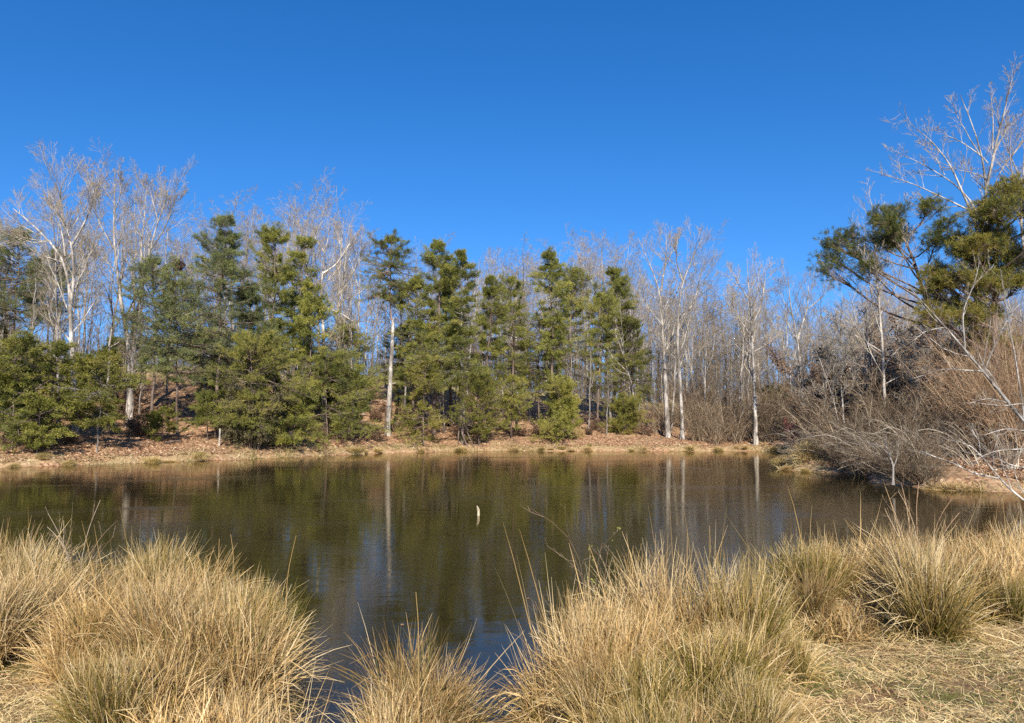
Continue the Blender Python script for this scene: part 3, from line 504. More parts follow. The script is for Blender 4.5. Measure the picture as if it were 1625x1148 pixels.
# dead snag and pale dead trunk with roots, posts, stick
def snag():
    rs = RS(3); x, Y = hit(615, 691); g = ground_at(615, Y); pts = np.array([at(a, b, Y) for a, b in [(615, 693), (617, 650), (620, 590), (623, 540), (624, 512)]]) - g; pts[0, 2] = -.2
    P = resample(pts, 14, rs, .03); R = np.linspace(.22, .13, 14); R[0] = .34; b = MB(); b.tubes(P, R, 9); b.tubes(np.array([P[-1], P[-1] + [.03, 0, .22], P[-1] + [.05, 0, .4]]), np.array([.09, .06, .01]), 5)
    b.tubes(np.array([P[-1], P[-1] + [-.05, 0, .08], P[-1] + [-.07, 0, .14]]), np.array([.12, .08, .03]), 6)
    t = thing('dead_snag', 'pale limbless dead trunk with a broken top', 'tree', g); link('trunk', b.mesh('trunk', M['pale_bark'], True), t)
    b = MB()
    for h, dx, L in ((.35, -1, .9), (.5, 1, .6), (.62, -1, .5), (.78, 1, .45), (.86, -1, .35)):
        p = P[int(h * 13)]; b.tubes(resample([p, p + [dx * L * .5, .1, .15], p + [dx * L, .2, .1]], 5), np.linspace(.03, .01, 5), 5)
    link('broken_stub', b.mesh('broken_stub', M['dead_wood'], True), t)
snag()
def rooty():
    rs = RS(9); Y = 62.2; g = ground_at(733, Y); t = thing('root_tangle', 'exposed roots twisting down to the water below a pine', 'roots', g)
    b = MB()
    for pts, r in (([(733, 660), (732, 680), (737, 700), (745, 712), (752, 722)], .13), ([(732, 672), (727, 690), (728, 712)], .09), ([(734, 668), (742, 684), (748, 700), (757, 716)], .08), ([(733, 650), (731, 664), (734, 680)], .16), ([(738, 690), (733, 705), (738, 718)], .06)):
        w = np.array([at(a, c, Y) for a, c in pts]) - g; w[:, 1] += np.linspace(0, -.7, len(w)) + rs.uniform(-.2, .2); b.tubes(resample(w, 9, rs, .04), np.linspace(r, r * .35, 9), 6)
    link('root', b.mesh('root', M['pine_bark'], True), t)
rooty()
def post(px, py, ph, lab, r=.06):
    x, Y = hit(px, py); g = ground_at(px, Y); b = MB(); H = ph * Y / F
    z = np.array([-.3, 0, H * .5, H - .02, H, H + .001]); P = np.stack([z * .02, z * 0, z], -1); b.tubes(P, np.array([r, r, r * .96, r * .95, r * .8, .001]), 10)
    o = link('wooden_post', b.mesh('wooden_post', M['dead_wood'], True), None, g); tag(o, lab, 'post')
post(349, 708, 27, 'short pale wooden post at the left side of the round olive shrub')
post(963, 684, 30, 'thin pale cut stem standing among the trunks right of the cedar bush', .06)
def stick():
    Y = EYE * F / (816 - 672); p = at(759, 816, Y); g = np.array([p[0], p[1], 0.])
    pts = np.array([(0, 0, -.5), (0, 0, 0), (.010, 0, .075), (.007, 0, .145), (-.016, 0, .20), (-.036, 0, .235)]); P = resample(pts, 14); R = np.interp(np.linspace(0, 1, 14), [0, .5, .85, .97, 1], [.04, .036, .032, .022, .006])
    b = MB(); b.tubes(P, R, 12); o = link('stake', b.mesh('stake', M['stake'], True), None, g); tag(o, 'short pale yellowish stake sticking bent out of the middle of the pond', 'stake')
M['stake'] = m_bark('stake_wood', (.28, .22, .13), (.60, .51, .34), (.35, .6), scale=14)
stick()

# nests of dry leaves in two tree tops and a perched bird
def nest(px, py, Y, r, lab):
    c = at(px, py, Y); rs = RS(int(px)); b = MB(); n = 260; p = rs.randn(n, 3) * r * .45; tufts(b, rs, p, nrm(rs.randn(n, 3)), rs.uniform(0, .5, n), 4, .12, .04, .8, .02)
    o = link('leaf_nest', b.mesh('leaf_nest', M['brown_leaf']), None, c); tag(o, lab, 'nest')
nest(283, 421, 52, .42, 'dark ball of leaves in the bare branches left of the tallest feathery pine')

# ------------------------------------------------------------------ the wood behind
GV = [bare_variant(200 + i, 18 + 1.2 * (i % 3), slim=[1.25, 1., 1.4, .85, 1.15, .95][i % 6], bark=['grey_bark', 'pale_bark', 'pale_bark'][i % 3], dens=1.2) for i in range(9)]
SV = [bare_variant(300 + i, 11, slim=.6, bark='grey_bark', twig='far_twig', dens=.6) for i in range(4)]
TX = [0, 60, 130, 230, 300, 350, 400, 450, 500, 570, 600, 660, 700, 740, 780, 820, 860, 920, 990, 1050, 1110, 1140, 1190, 1240, 1290, 1340, 1400, 1500, 1625]
TY = [300, 290, 290, 290, 320, 312, 325, 310, 300, 345, 400, 400, 372, 395, 400, 375, 358, 362, 368, 385, 420, 455, 425, 440, 462, 455, 440, 430, 410]
def wood():
    rs = RS(77); k = 0
    for row, (d0, d1, n) in enumerate([(8, 16, 34), (16, 28, 46), (28, 42, 52), (42, 60, 52)]):
        for i in range(n):
            px = -60 + (1760) * (i + rs.rand()) / n; sh = np.interp(px, [0, 200, 440, 700, 1230, 1240, 1625], [40, 44, 50, 61, 61, 50, 44]); Y = sh + rs.uniform(d0, d1)
            left = px < 760
            if left and row >= 2 and rs.rand() < .5: continue
            if px < 330 and rs.rand() < .4: continue
            g = ground_at(px, Y)
            if g[2] < .4 or sdist(g[0], g[1])[0] < 2.5: continue
            ty = np.interp(px, TX, TY) + abs(rs.randn()) * 26 + (18 if row < 1 else 0) + (rs.rand() < .3) * 40; H = at(px, ty, Y)[2] - g[2]
            H = min(H, 27); v, vh = GV[rs.randint(len(GV))]; s = H / vh
            if H < 6: continue
            reg = 'left' if px < 420 else ('mid' if px < 1010 else 'right')
            lab = {'left': 'leafless grey tree in the wood behind the pines on the left hillside', 'mid': 'leafless grey tree in the wood behind the middle group of pines', 'right': 'leafless grey tree in the brown wood right of the last pine'}[reg]
            place(v, 'bare_tree', lab, 'tree', g - [0, 0, .1], rs.rand() * 6.28, {'left': 'bare trees behind the left pines', 'mid': 'bare trees behind the middle pines', 'right': 'bare trees of the right hand wood'}[reg], (s * rs.uniform(.8, 1.15),) * 2 + (s,), tilt=(rs.randn() * .045, rs.randn() * .045) if rs.rand() < .93 else (rs.randn() * .1, rs.choice([-1, 1]) * rs.uniform(.15, .3)))
    for i in range(95):                              # slim young trees between the trunks
        px = rs.uniform(-20, 1640); sh = np.interp(px, [0, 200, 440, 700, 1230, 1240, 1625], [39, 43, 49, 61, 61, 42, 30]); Y = sh + rs.uniform(5, 28); g = ground_at(px, Y)
        if sdist(g[0], g[1])[0] < 2.5: continue
        H = rs.uniform(5, 11); v, vh = SV[rs.randint(len(SV))]; s = H / vh
        lab = 'slim leafless young tree among the pines' if px < 1030 else 'slim leafless young tree in the brown brush of the right bank'
        place(v, 'young_tree', lab, 'tree', g - [0, 0, .05], rs.rand() * 6.28, 'young trees among the pines' if px < 1030 else 'young trees in the right hand brush', (s, s, s), tilt=(rs.randn() * .06, rs.randn() * .06))
wood()
def thicket_trees():
    rs = RS(131)
    PV = [bare_variant(340 + i, 9, slim=.8, bark='pale_bark', twig='twig', dens=.8) for i in range(3)]
    for px, Y, H in ((1312, 41, 6.5), (1338, 38, 7.5), (1362, 43, 8), (1430, 40, 7), (1448, 36, 6), (1476, 42, 8), (1508, 39, 7), (1532, 35, 6), (1418, 46, 9), (1350, 50, 9), (1292, 47, 7), (1575, 44, 8)):
        g = ground_at(px, Y)
        if sdist(g[0], g[1])[0] < .5: continue
        q = H / 9; place(PV[px % 3][0], 'young_tree', 'slim pale trunked leafless tree rising through the right thicket', 'tree', g - [0, 0, .05], rs.rand() * 6.28, 'slim pale trees in the right thicket', (q, q, q), tilt=(rs.randn() * .1, rs.randn() * .14))
thicket_trees()
def far_wood():
    rs = RS(88); tb = MB()
    n = 700; px = np.r_[rs.uniform(640, 1700, 540), rs.uniform(-100, 640, 160)]; Y = rs.uniform(108, 170, n); x = (px - CX) / F * Y
    z0 = height(x, Y); H = rs.uniform(14, 20, n) * np.where(px < 700, .62, .95); K = 8; P = np.zeros((n, K, 3)); P[:, :, 0] = x[:, None]; P[:, :, 1] = Y[:, None]; P[:, :, 2] = z0[:, None] - .3 + H[:, None] * np.linspace(0, 1, K)[None]
    P[:, 1:, :2] += np.cumsum(rs.randn(n, K - 1, 2) * .2, axis=1); R = np.linspace(.11, .025, K)[None] * np.ones((n, 1)); tb.tubes(P, R, 4, A=rs.rand(n))
    P1, R1, L1 = grow(rs, P, R, H, 16, t0=.2, ang=42, lf=.34, K=5, rmin=.02, rf=.4); tb.tubes(P1, R1, 3, A=rs.rand(len(P1)))
    P2, R2, L2 = grow(rs, P1, R1, L1, 7, t0=.15, ang=40, lf=.5, K=3, rmin=.014, rf=.5); tb.tubes(P2, R2, 3, A=rs.rand(len(P2)) * .7)
    P3, R3, L3 = grow(rs, P2, R2, L2, 3, t0=.15, ang=40, lf=.6, K=2, rmin=.012, rf=.5); tb.tubes(P3, R3, 3, A=rs.rand(len(P3)) * .6)
    n = 2600; px = rs.uniform(-120, 1740, n); sh = np.interp(px, [0, 200, 440, 700, 1230, 1240, 1625], [40, 44, 50, 61, 61, 54, 50]); Y = sh + rs.uniform(26, 62, n); x = (px - CX) / F * Y; z0 = height(x, Y); H = rs.uniform(1.5, 5.5, n); K = 5
    P = np.zeros((n, K, 3)); P[:, :, 0] = x[:, None]; P[:, :, 1] = Y[:, None]; P[:, :, 2] = z0[:, None] - .1 + H[:, None] * np.linspace(0, 1, K)[None]; P[:, 1:, :2] += np.cumsum(rs.randn(n, K - 1, 2) * .16, axis=1)
    tb.tubes(P, np.linspace(.03, .01, K)[None] * np.ones((n, 1)), 3, A=rs.rand(n)); P1, R1, L1 = grow(rs, P, np.full((n, K), .02), H, 9, t0=.05, ang=38, lf=.42, K=4, rmin=.011, rf=.4); tb.tubes(P1, R1, 3, A=rs.rand(len(P1)))
    P2, R2, L2 = grow(rs, P1, R1, L1, 5, t0=.1, ang=40, lf=.5, K=2, rmin=.009, rf=.5); tb.tubes(P2, R2, 3, A=rs.rand(len(P2)) * .8)
    o = link('far_wood', tb.mesh('far_wood', M['far_twig'])); tag(o, 'far brown mass of leafless woodland closing the view behind the pond', 'woodland', None, 'stuff')
far_wood()

# ------------------------------------------------------------------ shrubs
def shrub_variant(seed, H, W, stems, mat='brush_twig', rr=1., arch=0., leaf=None, nleaf=0, dens=1., lean=0.):
    rs = RS(seed); K = 8; az = rs.rand(stems) * 6.28; lean_ = rs.uniform(.1, 1., stems) * W / H; d = nrm(np.stack([np.cos(az) * lean_ + lean, np.sin(az) * lean_, np.ones(stems)], -1)); P = np.empty((stems, K, 3)); P[:, 0] = np.stack([np.cos(az), np.sin(az), 0 * az], -1) * rs.rand(stems)[:, None] * .25 * W - [0, 0, .1]
    L = H * rs.uniform(.55, 1.15, stems) * np.sqrt(1 + lean_ ** 2)
    for k in range(1, K):
        d = nrm(d + .09 * rs.randn(stems, 3) - [0, 0, arch * k / K]); P[:, k] = P[:, k - 1] + d * (L / (K - 1))[:, None]
    R = np.linspace(1, .3, K)[None] * (.006 * H + .006) * rr * np.ones((stems, 1)); sb = MB(); sb.tubes(P, R, 4, A=rs.uniform(.4, 1, stems))
    wb = MB(); P1, R1, L1 = grow(rs, P, R, L, int(8 * dens), t0=.15, ang=36, lf=.42, K=5, trop=.04, rf=.55, rmin=.005); wb.tubes(P1, R1, 3, A=rs.uniform(.3, 1, len(P1)))
    P2, R2, L2 = grow(rs, P1, R1, L1, int(6 * dens), t0=.1, ang=40, lf=.5, K=4, trop=.03, rf=.6, rmin=.004); wb.tubes(P2, R2, 3, A=rs.uniform(0, .9, len(P2)))
    P3, R3, L3 = grow(rs, P2, R2, L2, 3, t0=.2, ang=42, lf=.55, K=3, trop=.0, rf=.6, rmin=.0035); wb.tubes(P3, R3, 3, A=rs.uniform(0, .7, len(P3)))
    out = [('stem', sb.mesh('stem', M[mat])), ('crown', wb.mesh('crown', M[mat]))]
    if leaf:
        fb = MB(); i = rs.randint(0, len(P3), nleaf); tufts(fb, rs, P3[i, 2], nrm(P3[i, 2] - P3[i, 1]), rs.uniform(.1, .9, nleaf), 4, .09, .022, .9, .06); out.append(('leaves', fb.mesh('leaves', M[leaf])))
    return out
SH_BROWN = [shrub_variant(400 + i, 2.4, 1.8, 17, 'brush_twig', arch=[.05, .16, .1][i], dens=1.15) for i in range(3)]
SH_GREY = [shrub_variant(410 + i, 2.8, 2.4, 12, 'grey_twig', arch=.30, lean=.5, dens=.8) for i in range(2)]
SH_LOW = [shrub_variant(420 + i, 1.0, .9, 14, 'brush_twig', arch=.1, leaf='brown_leaf', nleaf=500) for i in range(3)]
SH_LEAF = [shrub_variant(430 + i, 3.2, 2.2, 12, 'brush_twig', leaf='brown_leaf', nleaf=2600) for i in range(2)]
SH_OLIVE = [shrub_variant(440, 2.6, 1.7, 44, 'brush_twig', arch=.16, leaf='olive', nleaf=26000, dens=1.2)]
SH_RUST = [shrub_variant(450 + i, 5.5, 3.4, 20, 'rust_twig', rr=.5, dens=1.35, arch=.10) for i in range(2)]
SH_RED = [shrub_variant(460, 2.2, 1.2, 10, 'red_twig', leaf=None)]
M['red_leaf'] = m_attr('red_leaves', [(0, (.09, .012, .02)), (1, (.28, .04, .06))], .3)
SH_RED = [shrub_variant(461, 2.2, 1.2, 12, 'red_twig', leaf='red_leaf', nleaf=1300)]
def shrub(v, px, Y, s, label, group=None, sx=1., rz=None, name='shrub', zoff=0.):
    g = ground_at(px, Y); g[2] = max(g[2], -.05) + zoff; place(v, name, label, 'shrub', g, (px * 1.7) % 6.28 if rz is None else rz, group, (s * sx, s * sx, s))
def shrubs():
    rs = RS(55)
    x, Y = hit(400, 726); shrub(SH_OLIVE[0], 400, Y + 1.6, 1.30, 'big round olive shrub hanging over the left water edge', sx=.86)
    shrub(SH_RED[0], 1262, 58, .95, 'dark red leaved shrub at the far right corner of the pond')
    shrub(SH_RUST[0], 1600, 30, .95, 'tall orange tan willow shrub at the right edge', sx=.8)
    shrub(SH_RUST[1], 1555, 33, .62, 'smaller orange tan willow shrub left of the tall one', sx=.9)
    for px, Y, q in ((1575, 31, .95), (1625, 32, 1.05), (1600, 35, 1.1), (1548, 36, .85), (1640, 29, .9)):
        shrub(SH_RUST[int(px) % 2], px, Y, q, 'orange tan willow bush among the others below the massive pine', 'orange tan willows at the right edge')
    for i in range(70):                              # far bank undergrowth
        px = rs.uniform(0, 1030); sh = np.interp(px, [0, 200, 440, 700, 1230], [37.5, 43, 50, 61, 61]); Y = sh + rs.uniform(2.2, 14)
        if 370 < px < 440 or (905 < px < 1030 or 225 < px < 345) and rs.rand() < .75: continue
        shrub(SH_LOW[rs.randint(3)], px, Y, rs.uniform(.6, 1.3), 'knee high brown twiggy bush on the leaf covered bank below the pines', 'low twiggy bushes on the far bank')
    for i in range(34):                              # brown brush behind the right of the pond
        px = rs.uniform(1040, 1300); Y = rs.uniform(65, 84); shrub(SH_BROWN[rs.randint(3)], px, Y, rs.uniform(.8, 1.9), 'brown leafless bush on the low bank around the white trunked trees', 'brown bushes right of the last pine')
    for px, Y, s in ((1118, 64, 1.1), (1135, 63, 1.2), (1155, 64.5, 1.5), (1172, 63.5, .9), (1222, 63, 1.2), (1100, 64, .8), (1240, 64, 1.4), (1180, 68, 1.9), (1215, 67, 1.8)):
        shrub(SH_BROWN[int(px) % 3], px, Y, s, 'brown leafless bush on the low bank around the white trunked trees', 'brown bushes right of the last pine')
    for i in range(42):                              # brush of the right bank
        px = rs.uniform(1275, 1640); Y = rs.uniform(31, 50)
        g = ground_at(px, Y)
        if sdist(g[0], g[1])[0] < .6: continue
        shrub(SH_BROWN[rs.randint(3)], px, Y, rs.uniform(.9, 1.6), 'tangled brown bush in the thicket of the right bank', 'brown bushes of the right bank')
    for i in range(16):
        px = rs.uniform(1400, 1660); shrub(SH_BROWN[rs.randint(3)], px, rs.uniform(36, 52), rs.uniform(1.7, 2.5), 'tall brown leafless thicket bush below the massive dark pine', 'tall brown bushes below the right pine')
    for i in range(12):
        px = rs.uniform(1300, 1620); Y = rs.uniform(44, 58)
        shrub(SH_LEAF[rs.randint(2)], px, Y, rs.uniform(1.2, 2.1), 'small oak still holding rusty brown leaves behind the right thicket', 'brown leaved oaks on the right', name='small_oak')
    for px, Y, s, rz in ((1330, 35.5, .9, 2.6), (1375, 33.6, 1.05, 3.0), (1410, 30, .9, 3.3), (1455, 29.5, 1., 2.9), (1300, 39, .8, 3.), (1500, 29, .8, 3.2), (1545, 28.5, .85, 2.5), (1600, 27, .8, 1.), (1350, 35, .7, .5), (1430, 28.3, .7, 3.1)):
        shrub(SH_GREY[int(px) % 2], px, Y, s, 'pale grey arching shrub overhanging the water of the right bank', 'grey arching shrubs at the right bank', rz=rz)
    for px, Y, s in ((1345, 34.3, .42), (1375, 32.6, .45), (1400, 29.5, .42), (1425, 27.8, .40), (1450, 27.0, .38), (1475, 26.5, .36), (1360, 33.0, .4), (1385, 31.5, .5), (1332, 35.6, .5), (1352, 34.0, .5), (1412, 28.6, .5), (1437, 27.3, .45), (1462, 26.7, .42), (1395, 30.2, .5), (1320, 36.2, .45), (1370, 33.2, .5), (1420, 28.1, .6), (1405, 29.2, .6), (1340, 35.0, .6), (1445, 27.6, .6)):
        shrub(SH_BROWN[int(px) % 3], px, Y, s, 'low dark tangle of twigs right at the water line of the right bank', 'dark twig tangles at the right water line', sx=1.9)
    shrub(SH_OLIVE[0], 1232, 78, 1.2, 'small olive green bush far back left of the letter V tree', sx=.8)
shrubs()

# ------------------------------------------------------------------ grasses
def blades(rs, n, r0, L, lean, droop, K=7, w=.0022, up=1.0, curl=.05, skew=(0, 0), kink=.0):
    az = rs.rand(n) * 2 * PI; rr = np.sqrt(rs.rand(n)) * r0; p = np.stack([np.cos(az) * rr, np.sin(az) * rr, 0 * az - .02], -1)
    ll = L * rs.uniform(.35, 1.08, n); a2 = az + rs.randn(n) * 1.2; ln = np.abs(lean * (.2 + .9 * rr / r0) + .20 * rs.randn(n)); d = nrm(np.stack([np.cos(a2) * ln + skew[0], np.sin(a2) * ln + skew[1], np.full(n, up)], -1))
    dr = droop * rs.uniform(0, 1, n) ** 3; P = np.empty((n, K, 3)); P[:, 0] = p; bend = rs.randn(n, 3) * curl * .5; kk = np.where(rs.rand(n) < kink, rs.randint(2, K, n), 99)
    for k in range(1, K):
        hd = nrm(d * [1, 1, 0] + 1e-6); d = nrm(d + bend + dr[:, None] * (hd * .35 - np.array([0, 0, .9])) * (k / K) * 1.0 + rs.randn(n, 3) * curl * .6)
        kd = nrm(hd * rs.uniform(.5, 1.5, (n, 1)) + rs.randn(n, 3) * .6 - np.array([0, 0, .5])); d = np.where((kk == k)[:, None], kd, d)
        P[:, k] = P[:, k - 1] + d * (ll / (K - 1))[:, None]
    P[:, :, 2] = np.maximum(P[:, :, 2], -.03)
    side = nrm(np.cross(d, rs.randn(n, 3))); W = w * rs.uniform(.5, 1.5, n)[:, None] * np.array([1.] * (K - 3) + [.8, .55, .15])[None]; return P, W, side
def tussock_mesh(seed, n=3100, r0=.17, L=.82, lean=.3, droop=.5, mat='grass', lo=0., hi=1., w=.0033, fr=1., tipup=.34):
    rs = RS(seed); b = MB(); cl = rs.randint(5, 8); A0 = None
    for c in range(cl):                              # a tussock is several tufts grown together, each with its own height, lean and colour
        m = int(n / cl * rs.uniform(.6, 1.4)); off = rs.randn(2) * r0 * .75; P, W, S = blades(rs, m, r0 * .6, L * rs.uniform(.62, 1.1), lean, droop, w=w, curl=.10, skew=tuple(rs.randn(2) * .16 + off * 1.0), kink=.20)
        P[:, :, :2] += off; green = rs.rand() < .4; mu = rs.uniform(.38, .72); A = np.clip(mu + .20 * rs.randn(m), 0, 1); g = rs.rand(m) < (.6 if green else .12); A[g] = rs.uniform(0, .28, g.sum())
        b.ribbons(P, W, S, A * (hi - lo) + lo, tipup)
    m = int(n * .55 * fr); P, W, S = blades(rs, m, r0 * 1.5, L * .42, 1.5, 1.0, w=w * 1.1, curl=.30, kink=.5); b.ribbons(P, W, S, rs.uniform(.15, .95, m))      # broken thatch round the foot
    m = int(n * .10); P, W, S = blades(rs, m, r0 * 1.1, L * .8, .9, 1.6, w=w * 1.5, curl=.12, kink=.4); b.ribbons(P, W, S, rs.uniform(.6, 1, m))
    m = 26; P, W, S = blades(rs, m, r0, L * 1.3, lean * 1.6, .25, w=w, curl=.05); b.ribbons(P, W, S, rs.uniform(.45, 1, m))
    return b.mesh('blades', M[mat])
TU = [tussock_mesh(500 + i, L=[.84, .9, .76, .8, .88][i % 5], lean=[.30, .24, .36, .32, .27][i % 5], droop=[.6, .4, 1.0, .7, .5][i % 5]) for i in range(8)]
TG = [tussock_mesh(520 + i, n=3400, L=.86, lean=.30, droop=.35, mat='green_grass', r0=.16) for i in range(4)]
TM = [tussock_mesh(530 + i, n=2600, L=.50, lean=1.0, droop=1.9, r0=.26, lo=.1, w=.0036, fr=1.4) for i in range(3)]       # matted, curled over
def stalks_mesh(seed, n, r0, L, lean):
    rs = RS(seed); b = MB(); P, W, S = blades(rs, n, r0, L, lean, .25, w=.0030, curl=.03); b.ribbons(P, W, S, np.clip(rs.normal(.68, .2, n), 0, 1)); return b.mesh('stalks', M['grass'])
TSK = [stalks_mesh(540 + i, 130, .30, 1.02, .35) for i in range(3)]
# (px, Y, scale, kind, sink, label)
TUS = [
 (-60, 7.4, 1.0, 0, 'straw rush tussock cut by the left edge in the back row'), (25, 8.4, 1.0, 1, 'straw rush tussock farthest back at the left edge'),
 (70, 7.6, .98, 'g', 'olive based rush tussock at far left beside the reddish twigs'), (120, 7.0, .85, 2, 'straw tussock below the reddish twigs'),
 (185, 8.0, .80, 3, 'straw tussock right of the reddish twigs'), (245, 8.0, 1.0, 'g', 'rounded olive and straw tussock at the pond edge in the left group'),
 (300, 7.4, .92, 4, 'straw tussock right in front of the rounded olive one in the left group'), (335, 7.0, .85, 0, 'straw tussock with scattered pale stalks over the water, left group'),
 (388, 6.8, .90, 1, 'tall orange tinted tussock nearest the water in the left group'), (398, 6.3, .95, 'g', 'olive tinted rush tussock bending right over the water, left group'),
 (60, 6.3, .8, 3, 'matted straw tussock left of centre in the left group'), (-30, 5.9, .8, 2, 'straw tussock at the left edge above the short turf'),
 (150, 6.0, .85, 0, 'upright straw tussock in the middle of the left group'), (215, 6.3, .95, 4, 'dense pale tussock in the middle of the left group'), (285, 5.9, .9, 2, 'dense pale tussock right of the middle in the left group'),
 (340, 5.7, .92, 3, 'dense straw tussock behind the curled grass of the left group'), (380, 5.5, .8, 0, 'straw tussock at the right flank of the left group'),
 (195, 4.9, .72, 'g', 'green stemmed rush tussock nearest the camera in the left group'), (255, 5.0, .8, 1, 'upright straw tussock right of the green stemmed one'),
 (310, 4.6, .9, 'm', 'curled over mat of pale dead grass at the bottom of the left group'), (355, 4.5, .95, 'm', 'curled dead grass with dark gaps beside the water, bottom left'), (350, 5.1, .85, 'm', 'curled dead grass above the darker mat, bottom left'),
 (432, 4.4, .82, 's', 'sparse upright stalks at the narrow inlet, bottom left'), (480, 4.15, .6, 's', 'few thin stalks standing in the narrow inlet'), (425, 4.25, .85, 's', 'pale upright stalks left of the narrow inlet'),
 (650, 5.3, 1.0, 1, 'lone straw tussock in the water at the bottom centre'), (685, 5.25, .75, 2, 'smaller half of the lone tussock at the bottom centre, right side'), (620, 5.0, .66, 3, 'low straw tussock on the left side of the lone bottom centre one'),
 (790, 4.4, .5, 's', 'thin stalks between the lone tussock and the right group'), (715, 4.15, .45, 0, 'short straw tussock at the bottom edge right of the lone one'),
 (898, 5.9, 1.26, 3, 'tall dense tussock at the left front of the right group'), (968, 6.1, 1.24, 4, 'tall tussock carrying the arching bramble'), (876, 5.6, .8, 2, 'drooping tussock overhanging the brown water of the inlet'),
 (995, 5.8, .95, 0, 'straw tussock right below the arching bramble'), (955, 5.1, .66, 1, 'straw tussock with dark base above the brown water'), (1000, 5.0, .72, 'g', 'green stemmed tussock in the front of the right group'),
 (1085, 6.5, 1.34, 1, 'orange topped tussock at the pond edge left of the open water notch'), (1145, 6.2, 1.2, 'g', 'olive tussock with orange tips left of the open water notch'), (1060, 5.6, .85, 2, 'straw tussock in front of the orange topped one'),
 (1120, 5.4, .8, 'g', 'brown green rush tussock in front of the water notch'), (1190, 5.6, .72, 3, 'straw tussock just below the water notch'), (1240, 6.1, .66, 'g', 'olive tussock right of the water notch'),
 (990, 4.3, .5, 0, 'low straw tussock at the bottom edge, right of the brown water'), (1030, 4.3, .62, 'g', 'low green tussock at the bottom edge'), (1110, 4.5, .62, 3, 'low straw tussock at the bottom edge left of the turf'), (1185, 4.6, .55, 'g', 'low olive tussock where the turf begins'), (1240, 5.1, .5, 'm', 'flattened straw patch beside the open turf'),
 (1275, 8.4, 1.25, 'g', 'spiky green crowned tussock right of the water notch'), (1330, 8.6, 1.15, 2, 'straw tussock behind and right of the spiky green one'), (1268, 7.9, .8, 2, 'drooping pale tussock fringing the water notch'),
 (1390, 8.0, 1.0, 'm', 'collapsed brownish grass heap in front of the tall bare twigs'), (1325, 7.5, .9, 'm', 'collapsed straw heap under the spiky green tussock'), (1380, 8.9, 1.0, 0, 'straw tussock behind the collapsed brownish heap'),
 (1450, 7.9, 1.12, 1, 'tall straw tussock at the foot of the bare twigs'), (1460, 7.1, 1.0, 'g', 'green stemmed tussock spraying right at the edge of the open turf'), (1430, 9.0, 1.0, 3, 'straw tussock behind the bare twigs'),
 (1520, 8.6, 1.0, 4, 'wide straw tussock right of the bare twigs'), (1530, 7.7, .9, 0, 'straw tussock right of the green stemmed spraying one'), (1580, 8.3, .98, 3, 'straw tussock second from the right edge in the back row'), (1590, 7.4, .72, 'g', 'short green tussock near the right edge'),
 (1640, 8.8, 1.0, 1, 'straw tussock cut by the right edge in the back row'), (1650, 7.8, .8, 2, 'straw tussock cut by the right edge, front row'), (1490, 9.4, .95, 2, 'low tussock at the water behind the wide straw one'), (1570, 9.5, .95, 0, 'low tussock at the water near the right edge'),
]
def tussocks():
    for q, (px, Y, s, k, lab) in enumerate(TUS):
        rs = RS(900 + q); g = ground_at(px, Y); g[2] = max(g[2], -.02) - .02
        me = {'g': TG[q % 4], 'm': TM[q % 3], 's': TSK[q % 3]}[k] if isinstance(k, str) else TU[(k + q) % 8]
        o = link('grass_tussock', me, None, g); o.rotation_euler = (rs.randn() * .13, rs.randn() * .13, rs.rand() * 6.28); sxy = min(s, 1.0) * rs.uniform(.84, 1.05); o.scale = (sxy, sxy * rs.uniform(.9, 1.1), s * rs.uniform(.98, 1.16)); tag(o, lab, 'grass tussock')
tussocks()
def far_tussock(px, Y, s, k, lab):
    g = ground_at(px, Y); g[2] = max(g[2], 0) - .02; o = link('grass_tussock', {'g': TG[0], 'm': TM[0]}[k], None, g); o.scale = (s * 1.3, s * 1.3, s); tag(o, lab, 'grass tussock')
far_tussock(1512, 25.6, .95, 'm', 'pale drooping grass tussock at the foot of the right bank'); far_tussock(1490, 26, .8, 'm', 'smaller pale tussock left of the drooping one at the foot of the right bank')
far_tussock(1283, 36.4, 1.3, 'g', 'bright green tussock at the water before the grey brush'); far_tussock(1300, 37.2, 1.0, 'm', 'straw tussock right of the bright green one before the grey brush')

def shore_tussocks():
    rs = RS(23); n = 0
    while n < 42:
        i = rs.randint(31, len(POND) - 2); t = rs.rand(); p = POND[i] * (1 - t) + POND[i + 1] * t + rs.randn(2) * .25; s = rs.uniform(.28, .62); n += 1
        o = link('shore_tussock', [TG[0], TM[0], TU[1], TU[3], TG[2]][rs.randint(5)], None, (p[0], p[1], max(hz(p[0], p[1]), 0) - .02)); o.scale = (s * 1.7, s * 1.7, s); o.rotation_euler = (0, 0, rs.rand() * 6.28)
        tag(o, 'small straw or olive grass tuft right at the far water line', 'grass tussock', 'small grass tufts dotted along the far water line')
shore_tussocks()
def log(a, b, Y, r0, lab):
    p = ground_at(a[0], Y); q = ground_at(b[0], Y + .8); P = resample([p + [0, 0, r0 * .7], (p + q) / 2 + [0, 0, r0 + .05], q + [0, 0, r0 + .12]], 10, RS(4), .05) - p; b_ = MB(); R = np.linspace(r0, r0 * .55, 10); R[0] *= .9; b_.tubes(P, R, 8)
    o = link('fallen_log', b_.mesh('fallen_log', M['pine_bark'], True), None, p); tag(o, lab, 'log')
log((1150, 0), (1192, 0), 64.5, .16, 'fallen dark log lying left of the white trunked tree at the water'); log((1060, 0), (1020, 0), 68, .13, 'fallen dark trunk on the leafy slope left of the straight white barked tree')
log((262, 0), (290, 0), 47, .09, 'short dark fallen branch on the leafy left bank')
